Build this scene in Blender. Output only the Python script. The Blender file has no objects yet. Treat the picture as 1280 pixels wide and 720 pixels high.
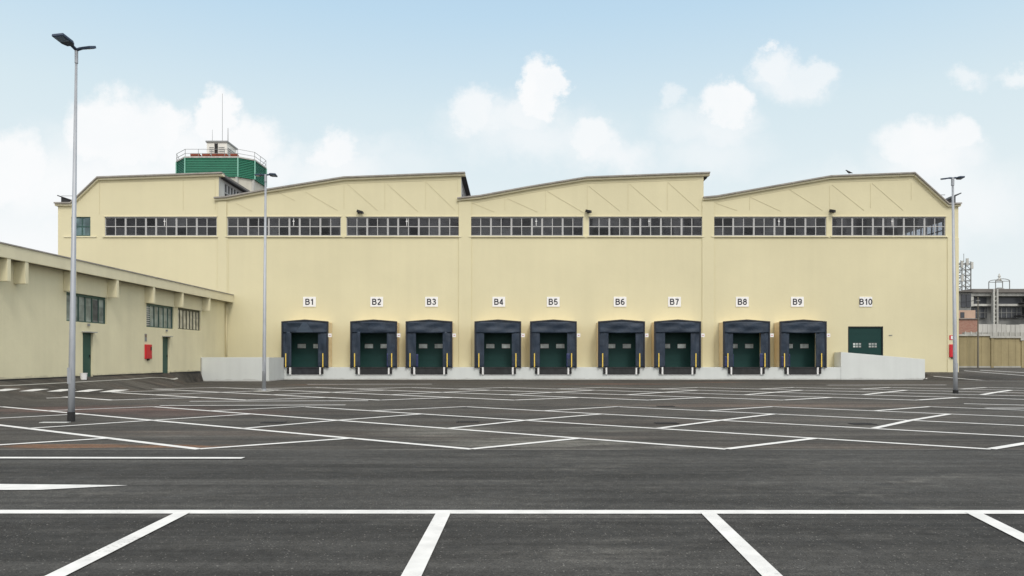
import bpy, math, random
from mathutils import Vector
random.seed(7)
R = math.radians
scene = bpy.context.scene
COL = scene.collection

# ------------------------------------------------------------------ camera
F, HX, HY, EYE = 950.0, 640.0, 447.0, 1.6      # focal length / horizon in 1280x720 units, eye height
D = 56.2                                        # distance of the warehouse front
S = F / D
cam_d = bpy.data.cameras.new("camera")
cam = bpy.data.objects.new("camera", cam_d)
COL.objects.link(cam)
cam.location = (0, 0, EYE)
cam.rotation_euler = (R(90), 0, 0)
cam_d.sensor_width = 36.0
cam_d.lens = 36.0 * F / 1280.0
cam_d.shift_y = (HY - 360.0) / 1280.0
cam_d.clip_start = 0.05
cam_d.clip_end = 9000
scene.camera = cam

# ------------------------------------------------------------------ exposure
scene.view_settings.view_transform = 'Standard'
scene.view_settings.look = 'None'
scene.view_settings.gamma = 1
scene.view_settings.exposure = 0.10
scene.view_settings.use_curve_mapping = False
scene.cycles.max_bounces = 8
scene.cycles.transparent_max_bounces = 12
scene.cycles.use_denoising = True

# ------------------------------------------------------------------ sun
SUN_EL, SUN_AZ = R(48), R(161)   # azimuth measured from +Y clockwise: behind the camera, to its left
sd = bpy.data.lights.new("sun", 'SUN')
sd.energy = 1.35
sd.angle = R(14)
sd.color = (1.0, 0.95, 0.86)
sun = bpy.data.objects.new("sun", sd)
COL.objects.link(sun)
sdir = Vector((math.sin(SUN_AZ) * math.cos(SUN_EL), math.cos(SUN_AZ) * math.cos(SUN_EL), math.sin(SUN_EL)))
sun.rotation_euler = sdir.to_track_quat('Z', 'Y').to_euler()
sun.location = sdir * 60

# ------------------------------------------------------------------ sky
world = bpy.data.worlds.new("World")
scene.world = world
world.use_nodes = True
wt = world.node_tree
wt.nodes.clear()

def wn(kind, **kw):
    n = wt.nodes.new(kind)
    for k, v in kw.items():
        setattr(n, k, v)
    return n

def wl(a, b):
    wt.links.new(a, b)

def wmath(op, a, b=None, clamp=False):
    n = wn('ShaderNodeMath', operation=op, use_clamp=clamp)
    for i, v in enumerate((a, b)):
        if v is None: continue
        if isinstance(v, (int, float)): n.inputs[i].default_value = v
        else: wl(v, n.inputs[i])
    return n.outputs[0]

def wrange(v, a, b, c, d, kind='SMOOTHSTEP'):
    n = wn('ShaderNodeMapRange', interpolation_type=kind)
    wl(v, n.inputs[0])
    for i, q in enumerate((a, b, c, d)): n.inputs[i + 1].default_value = q
    return n.outputs[0]

def wmix(f, a, b):
    n = wn('ShaderNodeMix', data_type='RGBA')
    if isinstance(f, (int, float)): n.inputs[0].default_value = f
    else: wl(f, n.inputs[0])
    for sock, v in ((n.inputs[6], a), (n.inputs[7], b)):
        if isinstance(v, tuple): sock.default_value = (*v, 1)
        else: wl(v, sock)
    return n.outputs[2]

SKY_STRENGTH = 0.1
tc = wn('ShaderNodeTexCoord')
sep = wn('ShaderNodeSeparateXYZ')
wl(tc.outputs['Generated'], sep.inputs[0])
sx, sy, sz = sep.outputs
sky = wn('ShaderNodeTexSky', sky_type='NISHITA', sun_disc=False)
sky.sun_elevation = SUN_EL
sky.sun_rotation = SUN_AZ
sky.air_density = 1.0
sky.dust_density = 2.5
sky.ozone_density = 1.5
# thin high haze over the blue, whiter towards the horizon
hz = wrange(sz, 0.0, 0.50, 0.0, 1.0, 'LINEAR')
ramp = wn('ShaderNodeValToRGB')
wl(hz, ramp.inputs[0])
cr = ramp.color_ramp
stops = [(0.0, (0.82, 0.86, 0.87)), (0.40, (0.755, 0.84, 0.865)), (0.60, (0.665, 0.79, 0.845)),
         (0.82, (0.50, 0.685, 0.83)), (1.0, (0.41, 0.60, 0.79))]
cr.elements[0].position, cr.elements[1].position = 0.0, 1.0
for i, (p, c) in enumerate(stops):
    e = cr.elements[0] if i == 0 else (cr.elements[-1] if i == len(stops) - 1 else cr.elements.new(p))
    e.position = p
    e.color = (*c, 1)
sc_ = wn('ShaderNodeVectorMath', operation='SCALE')
wl(ramp.outputs[0], sc_.inputs[0]); sc_.inputs['Scale'].default_value = 1 / SKY_STRENGTH
base = wmix(0.93, sky.outputs[0], sc_.outputs[0])
# cumulus: clusters of lobes on the sky in front (u, v = tangent-plane direction), ragged by noise
ysafe = wmath('MAXIMUM', sy, 0.05)
u = wmath('DIVIDE', sx, ysafe)
v = wmath('DIVIDE', sz, ysafe)
cmb = wn('ShaderNodeCombineXYZ')
wl(u, cmb.inputs[0]); wl(v, cmb.inputs[1])
def wnoise(scale, detail, rough, amp):
    n = wn('ShaderNodeTexNoise')
    n.inputs['Scale'].default_value = scale
    n.inputs['Detail'].default_value = detail
    n.inputs['Roughness'].default_value = rough
    wl(cmb.outputs[0], n.inputs['Vector'])
    s = wn('ShaderNodeVectorMath', operation='SUBTRACT'); s.inputs[1].default_value = (.5, .5, .5)
    wl(n.outputs['Color'], s.inputs[0])
    m = wn('ShaderNodeVectorMath', operation='MULTIPLY'); m.inputs[1].default_value = (amp, amp, 0)
    wl(s.outputs[0], m.inputs[0])
    return m.outputs[0]
addv = wn('ShaderNodeVectorMath', operation='ADD')
wl(cmb.outputs[0], addv.inputs[0]); wl(wnoise(15, 9, .66, .085), addv.inputs[1])
P = addv.outputs[0]
# x, y, rx, ry, edge softness, opacity (degrees-like picture units of the 1280-wide view)
LOBES = [(128, 160, 40, 42, .45, 1), (160, 170, 60, 45, .6, 1), (205, 165, 34, 28, .5, .95), (230, 190, 60, 45, .9, .85),
         (268, 150, 24, 32, .45, .95), (300, 178, 48, 30, .6, .9), (345, 205, 60, 30, .9, .7), (418, 190, 30, 24, .6, .85),
         (420, 210, 70, 30, 1, .55), (10, 215, 48, 44, .5, .95), (60, 240, 90, 60, 1, .85), (150, 240, 150, 80, 1, .75),
         (20, 330, 200, 120, 1, .6),
         (590, 142, 30, 30, .6, .75), (622, 128, 16, 12, .9, .45), (672, 112, 24, 32, .4, 1), (697, 110, 17, 17, .45, .95),
         (652, 146, 40, 24, .8, .7), (620, 152, 70, 34, 1, .5), (670, 172, 100, 38, 1, .45), (742, 170, 30, 24, .6, .75),
         (765, 188, 50, 24, 1, .5), (450, 185, 60, 22, 1, .25), (500, 200, 70, 30, 1, .2),
         (836, 122, 14, 17, .7, .5), (862, 158, 40, 30, .9, .5), (910, 128, 28, 26, .45, .85), (900, 160, 45, 36, .9, .6),
         (890, 195, 70, 30, 1, .35),
         (974, 88, 26, 26, .6, .7), (1014, 96, 25, 20, .6, .62), (990, 108, 42, 22, 1, .5), (962, 58, 9, 7, 1, .5),
         (1146, 178, 42, 35, .5, .85), (1196, 172, 26, 26, .5, .8), (1165, 205, 70, 38, 1, .65), (1190, 250, 110, 50, 1, .45),
         (1214, 97, 24, 12, .9, .55), (1276, 98, 22, 11, .9, .6), (1060, 250, 90, 40, 1, .3)]
acc = None
for (px, py, rx, ry, soft, op) in LOBES:
    cu, cv = (px - HX) / F, (HY - py) / F
    ru, rv = rx / F * 1.36, ry / F * 1.30
    ma = wn('ShaderNodeVectorMath', operation='MULTIPLY_ADD')
    wl(P, ma.inputs[0])
    ma.inputs[1].default_value = (1 / ru, 1 / rv, 0)
    ma.inputs[2].default_value = (-cu / ru, -cv / rv, 0)
    ln = wn('ShaderNodeVectorMath', operation='LENGTH')
    wl(ma.outputs[0], ln.inputs[0])
    q = wrange(ln.outputs['Value'], 1.0 + soft * .12, 1.0 - soft * .9, 0.0, min(1, op * (1.45 if soft == 1 else 1.1)))
    acc = q if acc is None else wmath('MAXIMUM', acc, q)
# lumpy inner shading of the clouds
nz = wn('ShaderNodeTexNoise')
nz.inputs['Scale'].default_value = 11; nz.inputs['Detail'].default_value = 6; nz.inputs['Roughness'].default_value = .55
wl(P, nz.inputs['Vector'])
dens = wrange(nz.outputs['Fac'], .30, .62, .82, 1.0)
front = wrange(sy, 0.05, 0.25, 0.0, 1.0)
mask = wmath('MULTIPLY', wmath('MULTIPLY', acc, dens), front)
cl = wmix(nz.outputs['Fac'], (0.935, 0.935, 0.935), (0.88, 0.895, 0.91))
cls = wn('ShaderNodeVectorMath', operation='SCALE'); wl(cl, cls.inputs[0]); cls.inputs['Scale'].default_value = 1 / SKY_STRENGTH
skyc = wmix(mask, base, cls.outputs[0])
# bright thin overcast overhead and behind the viewer
ze = wrange(sz, 0.50, 0.80, 0.0, 1.0)
bk = wrange(sy, 0.05, -0.45, 0.0, 1.0)
over = wmath('MAXIMUM', ze, wmath('MULTIPLY', bk, wrange(sz, 0.0, 0.3, .3, 1.0)))
final = wmix(over, skyc, (13.4, 13.2, 13.0))
bg = wn('ShaderNodeBackground')
wl(final, bg.inputs[0]); bg.inputs[1].default_value = SKY_STRENGTH
wo = wn('ShaderNodeOutputWorld')
wl(bg.outputs[0], wo.inputs[0])
world.cycles.sampling_method = 'MANUAL'
world.cycles.sample_map_resolution = 1024

# ------------------------------------------------------------------ materials
def mat(name, col, rough=.85, metal=0.0, noise=None, bump=None, spec=None, streak=None):
    """noise=(scale, amount), bump=(scale, strength), streak = vertical weather streak amount"""
    m = bpy.data.materials.new(name)
    m.use_nodes = True
    nt = m.node_tree
    b = nt.nodes['Principled BSDF']
    b.inputs['Base Color'].default_value = (*col, 1)
    b.inputs['Roughness'].default_value = rough
    b.inputs['Metallic'].default_value = metal
    if spec is not None: b.inputs['Specular IOR Level'].default_value = spec
    t = nt.nodes.new('ShaderNodeTexCoord')
    geo = nt.nodes.new('ShaderNodeNewGeometry')
    last = None
    if noise:
        n = nt.nodes.new('ShaderNodeTexNoise')
        n.inputs['Scale'].default_value = noise[0]; n.inputs['Detail'].default_value = 8
        n.inputs['Roughness'].default_value = .6
        nt.links.new(geo.outputs['Position'], n.inputs['Vector'])
        mr = nt.nodes.new('ShaderNodeMapRange')
        mr.inputs[1].default_value = .3; mr.inputs[2].default_value = .7
        mr.inputs[3].default_value = 1 - noise[1]; mr.inputs[4].default_value = 1 + noise[1]
        nt.links.new(n.outputs['Fac'], mr.inputs[0])
        last = mr.outputs[0]
    if streak:
        mp = nt.nodes.new('ShaderNodeMapping'); mp.inputs['Scale'].default_value = (1.6, 1.6, .09)
        nt.links.new(geo.outputs['Position'], mp.inputs[0])
        n = nt.nodes.new('ShaderNodeTexNoise'); n.inputs['Scale'].default_value = 1.2; n.inputs['Detail'].default_value = 6
        nt.links.new(mp.outputs[0], n.inputs['Vector'])
        mr = nt.nodes.new('ShaderNodeMapRange')
        mr.inputs[1].default_value = .35; mr.inputs[2].default_value = .65
        mr.inputs[3].default_value = 1 - streak; mr.inputs[4].default_value = 1 + streak * .4
        nt.links.new(n.outputs['Fac'], mr.inputs[0])
        if last is None: last = mr.outputs[0]
        else:
            mm = nt.nodes.new('ShaderNodeMath'); mm.operation = 'MULTIPLY'
            nt.links.new(last, mm.inputs[0]); nt.links.new(mr.outputs[0], mm.inputs[1]); last = mm.outputs[0]
    if last is not None:
        vm = nt.nodes.new('ShaderNodeVectorMath'); vm.operation = 'SCALE'
        vm.inputs[0].default_value = col
        nt.links.new(last, vm.inputs['Scale'])
        nt.links.new(vm.outputs[0], b.inputs['Base Color'])
    if bump:
        n = nt.nodes.new('ShaderNodeTexNoise'); n.inputs['Scale'].default_value = bump[0]; n.inputs['Detail'].default_value = 5
        nt.links.new(geo.outputs['Position'], n.inputs['Vector'])
        bp = nt.nodes.new('ShaderNodeBump'); bp.inputs['Strength'].default_value = bump[1]; bp.inputs['Distance'].default_value = .05
        nt.links.new(n.outputs['Fac'], bp.inputs['Height'])
        nt.links.new(bp.outputs[0], b.inputs['Normal'])
    return m

M = {}
M['stucco'] = mat('cream_stucco', (.655, .605, .405), .9, noise=(.16, .055), bump=(5, .10), streak=.014)
M['stucco_wing'] = mat('cream_stucco_annex', (.715, .665, .46), .9, noise=(.4, .05), bump=(5, .15), streak=.03)
M['stucco_pale'] = mat('pale_cream_trim', (.71, .66, .47), .88, noise=(.8, .04), streak=.04)
M['groove'] = mat('joint_paint', (.565, .515, .34), .95)
M['housing'] = mat('housing_panel', (.70, .57, .36), .7, noise=(1.5, .04))
M['coping'] = mat('weathered_coping', (.31, .29, .265), .75, noise=(2.2, .22), streak=.1)
M['concrete_white'] = mat('whitewashed_concrete', (.62, .65, .64), .88, noise=(.5, .035), bump=(6, .08), streak=.035)
def foot_dirt(m, z0=.0, h=.45, dirt=(.22, .205, .18), amt=.55):
    # splash dirt and tyre scuffs that sit on the foot of a painted wall
    nt = m.node_tree; N = nt.nodes; L = nt.links; b = N['Principled BSDF']
    src = b.inputs['Base Color'].links[0].from_socket
    geo = N.new('ShaderNodeNewGeometry'); sp = N.new('ShaderNodeSeparateXYZ'); L.new(geo.outputs['Position'], sp.inputs[0])
    mp = N.new('ShaderNodeMapping'); mp.inputs['Scale'].default_value = (1.0, 1.0, 2.5); L.new(geo.outputs['Position'], mp.inputs[0])
    n = N.new('ShaderNodeTexNoise'); n.inputs['Scale'].default_value = 1.6; n.inputs['Detail'].default_value = 8; n.inputs['Roughness'].default_value = .7
    L.new(mp.outputs[0], n.inputs['Vector'])
    ad = N.new('ShaderNodeMath'); ad.operation = 'MULTIPLY_ADD'; ad.inputs[1].default_value = -1.4 * h; L.new(n.outputs['Fac'], ad.inputs[0]); L.new(sp.outputs[2], ad.inputs[2])
    mr = N.new('ShaderNodeMapRange'); mr.interpolation_type = 'SMOOTHSTEP'; L.new(ad.outputs[0], mr.inputs[0])
    mr.inputs[1].default_value = z0 - .7 * h + .25 * h; mr.inputs[2].default_value = z0 - .7 * h; mr.inputs[3].default_value = 0; mr.inputs[4].default_value = amt
    mx = N.new('ShaderNodeMix'); mx.data_type = 'RGBA'; L.new(mr.outputs[0], mx.inputs[0]); L.new(src, mx.inputs[6]); mx.inputs[7].default_value = (*dirt, 1)
    L.new(mx.outputs[2], b.inputs['Base Color'])
foot_dirt(M['concrete_white'], .05, .30, (.30, .29, .27), .4)
foot_dirt(M['stucco_wing'], .70, .30, (.30, .27, .20), .45)
M['concrete'] = mat('grey_concrete', (.40, .40, .37), .9, noise=(1.2, .1), bump=(8, .2), streak=.15)
M['roof'] = mat('roof_sheet', (.16, .15, .14), .85, noise=(.8, .15))
M['roof_dark'] = mat('dark_bitumen_edge', (.018, .018, .02), .7)
M['frame_grey'] = mat('grey_window_frame', (.42, .42, .42), .6)
M['frame_green'] = mat('dark_green_frame', (.022, .075, .062), .5)
M['door_green'] = mat('dark_green_door', (.004, .036, .033), .6, spec=.3, noise=(1.1, .06))
M['door_green2'] = mat('bottle_green_door', (.022, .075, .058), .5, noise=(1.1, .06))
M['door_frame'] = mat('black_door_frame', (.012, .016, .018), .6)
M['curtain'] = mat('navy_shelter_fabric', (.015, .028, .050), .6, noise=(1.8, .25), bump=(2.6, .9))
M['curtain2'] = mat('blue_shelter_fabric', (.02, .03, .105), .55, noise=(1.8, .2), bump=(3, .6))
M['shelter_frame'] = mat('black_shelter_edge', (.014, .017, .026), .6)
M['rubber'] = mat('black_rubber', (.014, .014, .015), .8, noise=(4, .2))
M['leveller'] = mat('dark_steel_leveller', (.028, .030, .032), .55, metal=.3, noise=(3, .35))
M['yellow'] = mat('yellow_stripe', (.78, .56, .10), .55, noise=(4, .06))
M['white'] = mat('white_enamel', (.80, .80, .80), .5, noise=(3, .03))
M['black'] = mat('black_lettering', (.02, .02, .03), .6)
M['red'] = mat('red_enamel', (.55, .018, .028), .42, noise=(3, .06))
M['galv'] = mat('galvanised_steel', (.36, .38, .41), .5, metal=.35, noise=(2.5, .1))
M['lamp_dark'] = mat('dark_blue_lamp_housing', (.035, .055, .095), .5, metal=.2)
M['lens'] = mat('grey_lamp_glass', (.13, .20, .30), .3)
M['lens_dark'] = mat('dark_lamp_glass', (.02, .02, .022), .4)
M['pipe'] = mat('cream_pipe', (.58, .52, .34), .6)
M['tower_green'] = mat('green_louvre', (.012, .155, .09), .5, noise=(.7, .10))
M['tower_green_trim'] = mat('pale_green_trim', (.22, .48, .38), .6)
M['tower_wall'] = mat('pale_tower_wall', (.54, .52, .45), .9, noise=(.5, .05), streak=.06)
M['hut_white'] = mat('hut_paint', (.72, .71, .66), .85, noise=(1, .05))
M['terracotta'] = mat('terracotta', (.22, .055, .03), .9, noise=(2, .2))
M['rail'] = mat('grey_rail', (.23, .24, .24), .6)
M['boundary'] = mat('ochre_boundary_wall', (.34, .285, .16), .92, noise=(.8, .12), bump=(5, .3), streak=.12)
M['bg_dark'] = mat('dark_factory_glazing', (.05, .055, .065), .35, noise=(.6, .3))
M['bg_grey'] = mat('grey_factory_wall', (.22, .225, .22), .9, noise=(.5, .1), streak=.15)
M['bg_white'] = mat('pale_factory_beam', (.50, .50, .47), .9, noise=(.8, .08), streak=.2)
M['bg_pink'] = mat('pink_render', (.48, .34, .26), .9, noise=(.8, .1))
M['brown'] = mat('brown_soil', (.20, .13, .08), .95, noise=(2, .25))
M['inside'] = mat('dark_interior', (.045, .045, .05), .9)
M['inside_steel'] = mat('interior_steel', (.35, .35, .36), .6)
M['feather'] = mat('black_feather', (.02, .02, .022), .7)

def brick_mat():
    m = mat('weathered_brick', (.3, .12, .08), .92)
    nt = m.node_tree; b = nt.nodes['Principled BSDF']
    geo = nt.nodes.new('ShaderNodeNewGeometry')
    mp = nt.nodes.new('ShaderNodeMapping'); mp.inputs['Rotation'].default_value = (R(90), 0, 0)
    nt.links.new(geo.outputs['Position'], mp.inputs[0])
    br = nt.nodes.new('ShaderNodeTexBrick')
    br.inputs['Color1'].default_value = (.30, .13, .09, 1); br.inputs['Color2'].default_value = (.36, .19, .14, 1)
    br.inputs['Mortar'].default_value = (.35, .3, .26, 1); br.inputs['Scale'].default_value = 3
    nt.links.new(mp.outputs[0], br.inputs['Vector'])
    nt.links.new(br.outputs[0], b.inputs['Base Color'])
    return m
M['brick'] = brick_mat()

def glass_mat(name, tint, gloss_rough=.04, through=.75, base=(.03, .03, .035)):
    """real pane: see-through share, dusty film and a mirror reflection by Fresnel"""
    m = bpy.data.materials.new(name); m.use_nodes = True
    nt = m.node_tree; nt.nodes.clear()
    out = nt.nodes.new('ShaderNodeOutputMaterial')
    tr = nt.nodes.new('ShaderNodeBsdfTransparent'); tr.inputs[0].default_value = (*tint, 1)
    df = nt.nodes.new('ShaderNodeBsdfDiffuse')
    geo = nt.nodes.new('ShaderNodeNewGeometry')
    n = nt.nodes.new('ShaderNodeTexNoise'); n.inputs['Scale'].default_value = 1.7; n.inputs['Detail'].default_value = 4
    nt.links.new(geo.outputs['Position'], n.inputs['Vector'])
    mr = nt.nodes.new('ShaderNodeMapRange'); mr.inputs[1].default_value = .3; mr.inputs[2].default_value = .7
    mr.inputs[3].default_value = .6; mr.inputs[4].default_value = 1.5
    nt.links.new(n.outputs['Fac'], mr.inputs[0])
    vs = nt.nodes.new('ShaderNodeVectorMath'); vs.operation = 'SCALE'; vs.inputs[0].default_value = base
    sn = nt.nodes.new('ShaderNodeVectorMath'); sn.operation = 'SNAP'; sn.inputs[1].default_value = (.752, 3.0, .70)
    of = nt.nodes.new('ShaderNodeVectorMath'); of.operation = 'ADD'; of.inputs[1].default_value = (.04, .5, .01)
    nt.links.new(geo.outputs['Position'], of.inputs[0]); nt.links.new(of.outputs[0], sn.inputs[0])
    wnz = nt.nodes.new('ShaderNodeTexWhiteNoise'); nt.links.new(sn.outputs[0], wnz.inputs['Vector'])
    pv = nt.nodes.new('ShaderNodeMath'); pv.operation = 'MULTIPLY_ADD'; pv.inputs[1].default_value = 3.0 if through > .5 else .5; pv.inputs[2].default_value = .2 if through > .5 else .75
    nt.links.new(wnz.outputs['Value'], pv.inputs[0])
    pm = nt.nodes.new('ShaderNodeMath'); pm.operation = 'MULTIPLY'
    nt.links.new(pv.outputs[0], pm.inputs[0]); nt.links.new(mr.outputs[0], pm.inputs[1])
    nt.links.new(pm.outputs[0], vs.inputs['Scale']); nt.links.new(vs.outputs[0], df.inputs[0])
    gl = nt.nodes.new('ShaderNodeBsdfGlossy'); gl.inputs['Roughness'].default_value = gloss_rough
    lw = nt.nodes.new('ShaderNodeLayerWeight'); lw.inputs[0].default_value = .5
    pw = nt.nodes.new('ShaderNodeMath'); pw.operation = 'POWER'; pw.inputs[1].default_value = 5
    nt.links.new(lw.outputs['Facing'], pw.inputs[0])
    fr = nt.nodes.new('ShaderNodeMath'); fr.operation = 'MULTIPLY_ADD'; fr.inputs[1].default_value = .9; fr.inputs[2].default_value = .045
    nt.links.new(pw.outputs[0], fr.inputs[0])
    m1 = nt.nodes.new('ShaderNodeMixShader'); m1.inputs[0].default_value = through
    nt.links.new(df.outputs[0], m1.inputs[1]); nt.links.new(tr.outputs[0], m1.inputs[2])
    gv = nt.nodes.new('ShaderNodeMath'); gv.operation = 'MULTIPLY_ADD'; gv.inputs[1].default_value = .75; gv.inputs[2].default_value = .30
    sc2 = nt.nodes.new('ShaderNodeSeparateColor'); nt.links.new(wnz.outputs['Color'], sc2.inputs[0]); nt.links.new(sc2.outputs[1], gv.inputs[0])
    gf = nt.nodes.new('ShaderNodeMath'); gf.operation = 'MULTIPLY'; nt.links.new(gv.outputs[0], gf.inputs[0]); nt.links.new(fr.outputs[0], gf.inputs[1])
    m2 = nt.nodes.new('ShaderNodeMixShader')
    nt.links.new(gf.outputs[0], m2.inputs[0]); nt.links.new(m1.outputs[0], m2.inputs[1]); nt.links.new(gl.outputs[0], m2.inputs[2])
    nt.links.new(m2.outputs[0], out.inputs[0])
    return m
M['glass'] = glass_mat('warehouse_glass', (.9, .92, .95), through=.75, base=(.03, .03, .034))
M['glass_clear'] = glass_mat('side_glass', (.95, .97, 1.0), through=.9, base=(.3, .32, .35))
M['glass_pale'] = glass_mat('annex_glass', (.5, .55, .52), through=.1, gloss_rough=.1, base=(.24, .28, .255))
M['glass_grey'] = glass_mat('grey_annex_glass', (.5, .55, .52), through=.1, gloss_rough=.1, base=(.10, .11, .115))
M['glass_teal'] = glass_mat('teal_glass', (.4, .5, .5), through=.1, gloss_rough=.1, base=(.11, .17, .18))
M['glass_cream'] = glass_mat('bright_annex_glass', (.5, .5, .4), through=.1, gloss_rough=.1, base=(.50, .48, .38))  # reflected sky painted into the pane as a pale cream base
M['glass_door'] = glass_mat('door_glass', (.5, .55, .52), through=.1, gloss_rough=.1, base=(.46, .50, .49))

def asphalt_mat():
    m = bpy.data.materials.new('asphalt'); m.use_nodes = True
    nt = m.node_tree; N = nt.nodes; L = nt.links
    b = N['Principled BSDF']
    geo = N.new('ShaderNodeNewGeometry')
    pos = geo.outputs['Position']
    def noise(scale, detail, rough=.6, map_scale=None, rot=None):
        n = N.new('ShaderNodeTexNoise')
        n.inputs['Scale'].default_value = scale; n.inputs['Detail'].default_value = detail; n.inputs['Roughness'].default_value = rough
        src = pos
        if map_scale:
            mp = N.new('ShaderNodeMapping'); mp.inputs['Scale'].default_value = map_scale
            if rot: mp.inputs['Rotation'].default_value = rot
            L.new(pos, mp.inputs[0]); src = mp.outputs[0]
        L.new(src, n.inputs['Vector'])
        return n.outputs['Fac']
    def rng(v, a, b_, c, d, k='LINEAR'):
        n = N.new('ShaderNodeMapRange'); n.interpolation_type = k
        L.new(v, n.inputs[0])
        for i, q in enumerate((a, b_, c, d)): n.inputs[i + 1].default_value = q
        return n.outputs[0]
    def mth(op, a, c):
        n = N.new('ShaderNodeMath'); n.operation = op
        for i, q in enumerate((a, c)):
            if isinstance(q, (int, float)): n.inputs[i].default_value = q
            else: L.new(q, n.inputs[i])
        return n.outputs[0]
    def mix(f, a, c):
        n = N.new('ShaderNodeMix'); n.data_type = 'RGBA'
        if isinstance(f, (int, float)): n.inputs[0].default_value = f
        else: L.new(f, n.inputs[0])
        for s, q in ((n.inputs[6], a), (n.inputs[7], c)):
            if isinstance(q, tuple): s.default_value = (*q, 1)
            else: L.new(q, s)
        return n.outputs[2]
    sp = N.new('ShaderNodeSeparateXYZ'); L.new(pos, sp.inputs[0])
    X, Y = sp.outputs[0], sp.outputs[1]
    # newer mat in front of the seam, older browner lanes beyond it
    wob = mth('ADD', Y, rng(noise(.5, 3), 0, 1, -.05, .05))
    older = rng(wob, 13.22, 13.27, 0, 1)
    c_new = (.040, .039, .0365)
    c_old = (.050, .0465, .0415)
    col = mix(older, c_new, c_old)
    # lanes of the paver running across the view
    lanes = rng(noise(1.0, 5, .6, (.045, .8, 1)), .40, .60, .74, 1.26)
    lanes2 = rng(noise(1.0, 6, .7, (.2, 3.2, 1)), .38, .62, .80, 1.22)
    blot = rng(noise(.22, 6, .62), .38, .62, .84, 1.18)
    mott = rng(noise(7.0, 7, .72), .38, .62, .84, 1.18)
    streaks = mth('MULTIPLY', mth('MULTIPLY', mth('MULTIPLY', lanes, lanes2), blot), mott)
    # soil dragged over the older part
    soil = mth('MULTIPLY', rng(noise(1.0, 6, .7, (.10, .42, 1)), .50, .64, 0, .5, 'SMOOTHSTEP'), older)
    col = mix(soil, col, (.068, .053, .043))
    def blob(cx, cy, rx, ry, amt, colr, col_in):
        dx = mth('MULTIPLY', mth('SUBTRACT', X, cx), 1 / rx); dy = mth('MULTIPLY', mth('SUBTRACT', Y, cy), 1 / ry)
        d2 = mth('ADD', mth('MULTIPLY', dx, dx), mth('MULTIPLY', dy, dy))
        w = mth('ADD', d2, rng(noise(1.3, 7, .7, (.6, 2.0, 1)), .25, .75, -.75, .75))
        return mix(rng(w, .9, .0, 0, amt, 'SMOOTHSTEP'), col_in, colr)
    col = blob(-7.6, 13.75, 3.4, .38, .85, (.15, .078, .042), col)     # orange soil at the edge of the lot
    col = blob(-12.5, 23.5, 4.2, 2.6, .6, (.125, .07, .06), col)
    col = blob(-9.0, 22.0, 3.2, 2.0, .5, (.11, .068, .058), col)
    col = blob(6.5, 46.0, 5.0, 1.2, .6, (.14, .065, .045), col)
    col = blob(13.0, 49.5, 3.0, 1.0, .6, (.14, .065, .045), col)
    col = blob(-11.5, 45.0, 2.2, 1.0, .5, (.14, .075, .05), col)
    col = blob(9.0, 25.5, 7.0, 1.6, .5, (.12, .085, .066), col)
    # dusty rubbed patches
    col = blob(.2, 14.4, 2.8, 1.0, .6, (.16, .155, .135), col)
    col = blob(-1.6, 16.6, 2.0, 1.4, .5, (.12, .116, .102), col)
    col = blob(2.6, 17.0, 2.4, .8, .5, (.13, .126, .112), col)
    col = blob(3.2, 13.6, 1.0, .25, .45, (.14, .135, .125), col)
    dust = mth('MULTIPLY', rng(noise(.9, 9, .75, (.6, 1.4, 1)), .52, .64, 0, .5, 'SMOOTHSTEP'), rng(noise(.12, 2), .42, .56, .1, 1))
    col = mix(dust, col, (.10, .096, .087))
    vm = N.new('ShaderNodeVectorMath'); vm.operation = 'SCALE'
    L.new(col, vm.inputs[0]); L.new(streaks, vm.inputs['Scale'])
    col = vm.outputs[0]
    # faint tyre arcs swept into the bays
    for (cx, cy, rad, wd, amt) in ((-14, 2, 17.5, .11, .35), (-14, 2, 19.2, .11, .3), (18, -6, 20.5, .12, .3), (18, -6, 22.2, .12, .28), (6, 40, 21.0, .13, .3), (6, 40, 22.7, .13, .28)):
        dx = mth('SUBTRACT', X, cx); dy = mth('SUBTRACT', Y, cy)
        rr_ = mth('SQRT', mth('ADD', mth('MULTIPLY', dx, dx), mth('MULTIPLY', dy, dy)), 0)
        tw = rng(mth('ABSOLUTE', mth('SUBTRACT', rr_, rad), 0), wd * .5, wd, amt, 0, 'SMOOTHSTEP')
        tw = mth('MULTIPLY', tw, rng(noise(.35, 5, .7), .42, .6, 0, 1))
        col = mix(tw, col, (.018, .018, .018))
    # aggregate
    vo = N.new('ShaderNodeTexVoronoi'); vo.inputs['Scale'].default_value = 95
    L.new(pos, vo.inputs['Vector'])
    sc1 = N.new('ShaderNodeSeparateColor'); L.new(vo.outputs['Color'], sc1.inputs[0])
    chip = rng(sc1.outputs[0], .0, 1.0, .62, 1.38)
    vm = N.new('ShaderNodeVectorMath'); vm.operation = 'SCALE'
    L.new(col, vm.inputs[0]); L.new(chip, vm.inputs['Scale']); col = vm.outputs[0]
    bright = rng(sc1.outputs[1], .985, .992, 0, .55)
    col = mix(bright, col, (.28, .27, .25))
    # seams: pale milled edge and dark joints
    seam = mth('MULTIPLY', rng(mth('ABSOLUTE', mth('SUBTRACT', wob, 13.24), 0), .018, .035, 1, 0),
               rng(noise(1.0, 3, .6, (.35, 0.1, 1)), .40, .5, 0, .7))
    col = mix(seam, col, (.17, .165, .15))
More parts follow.
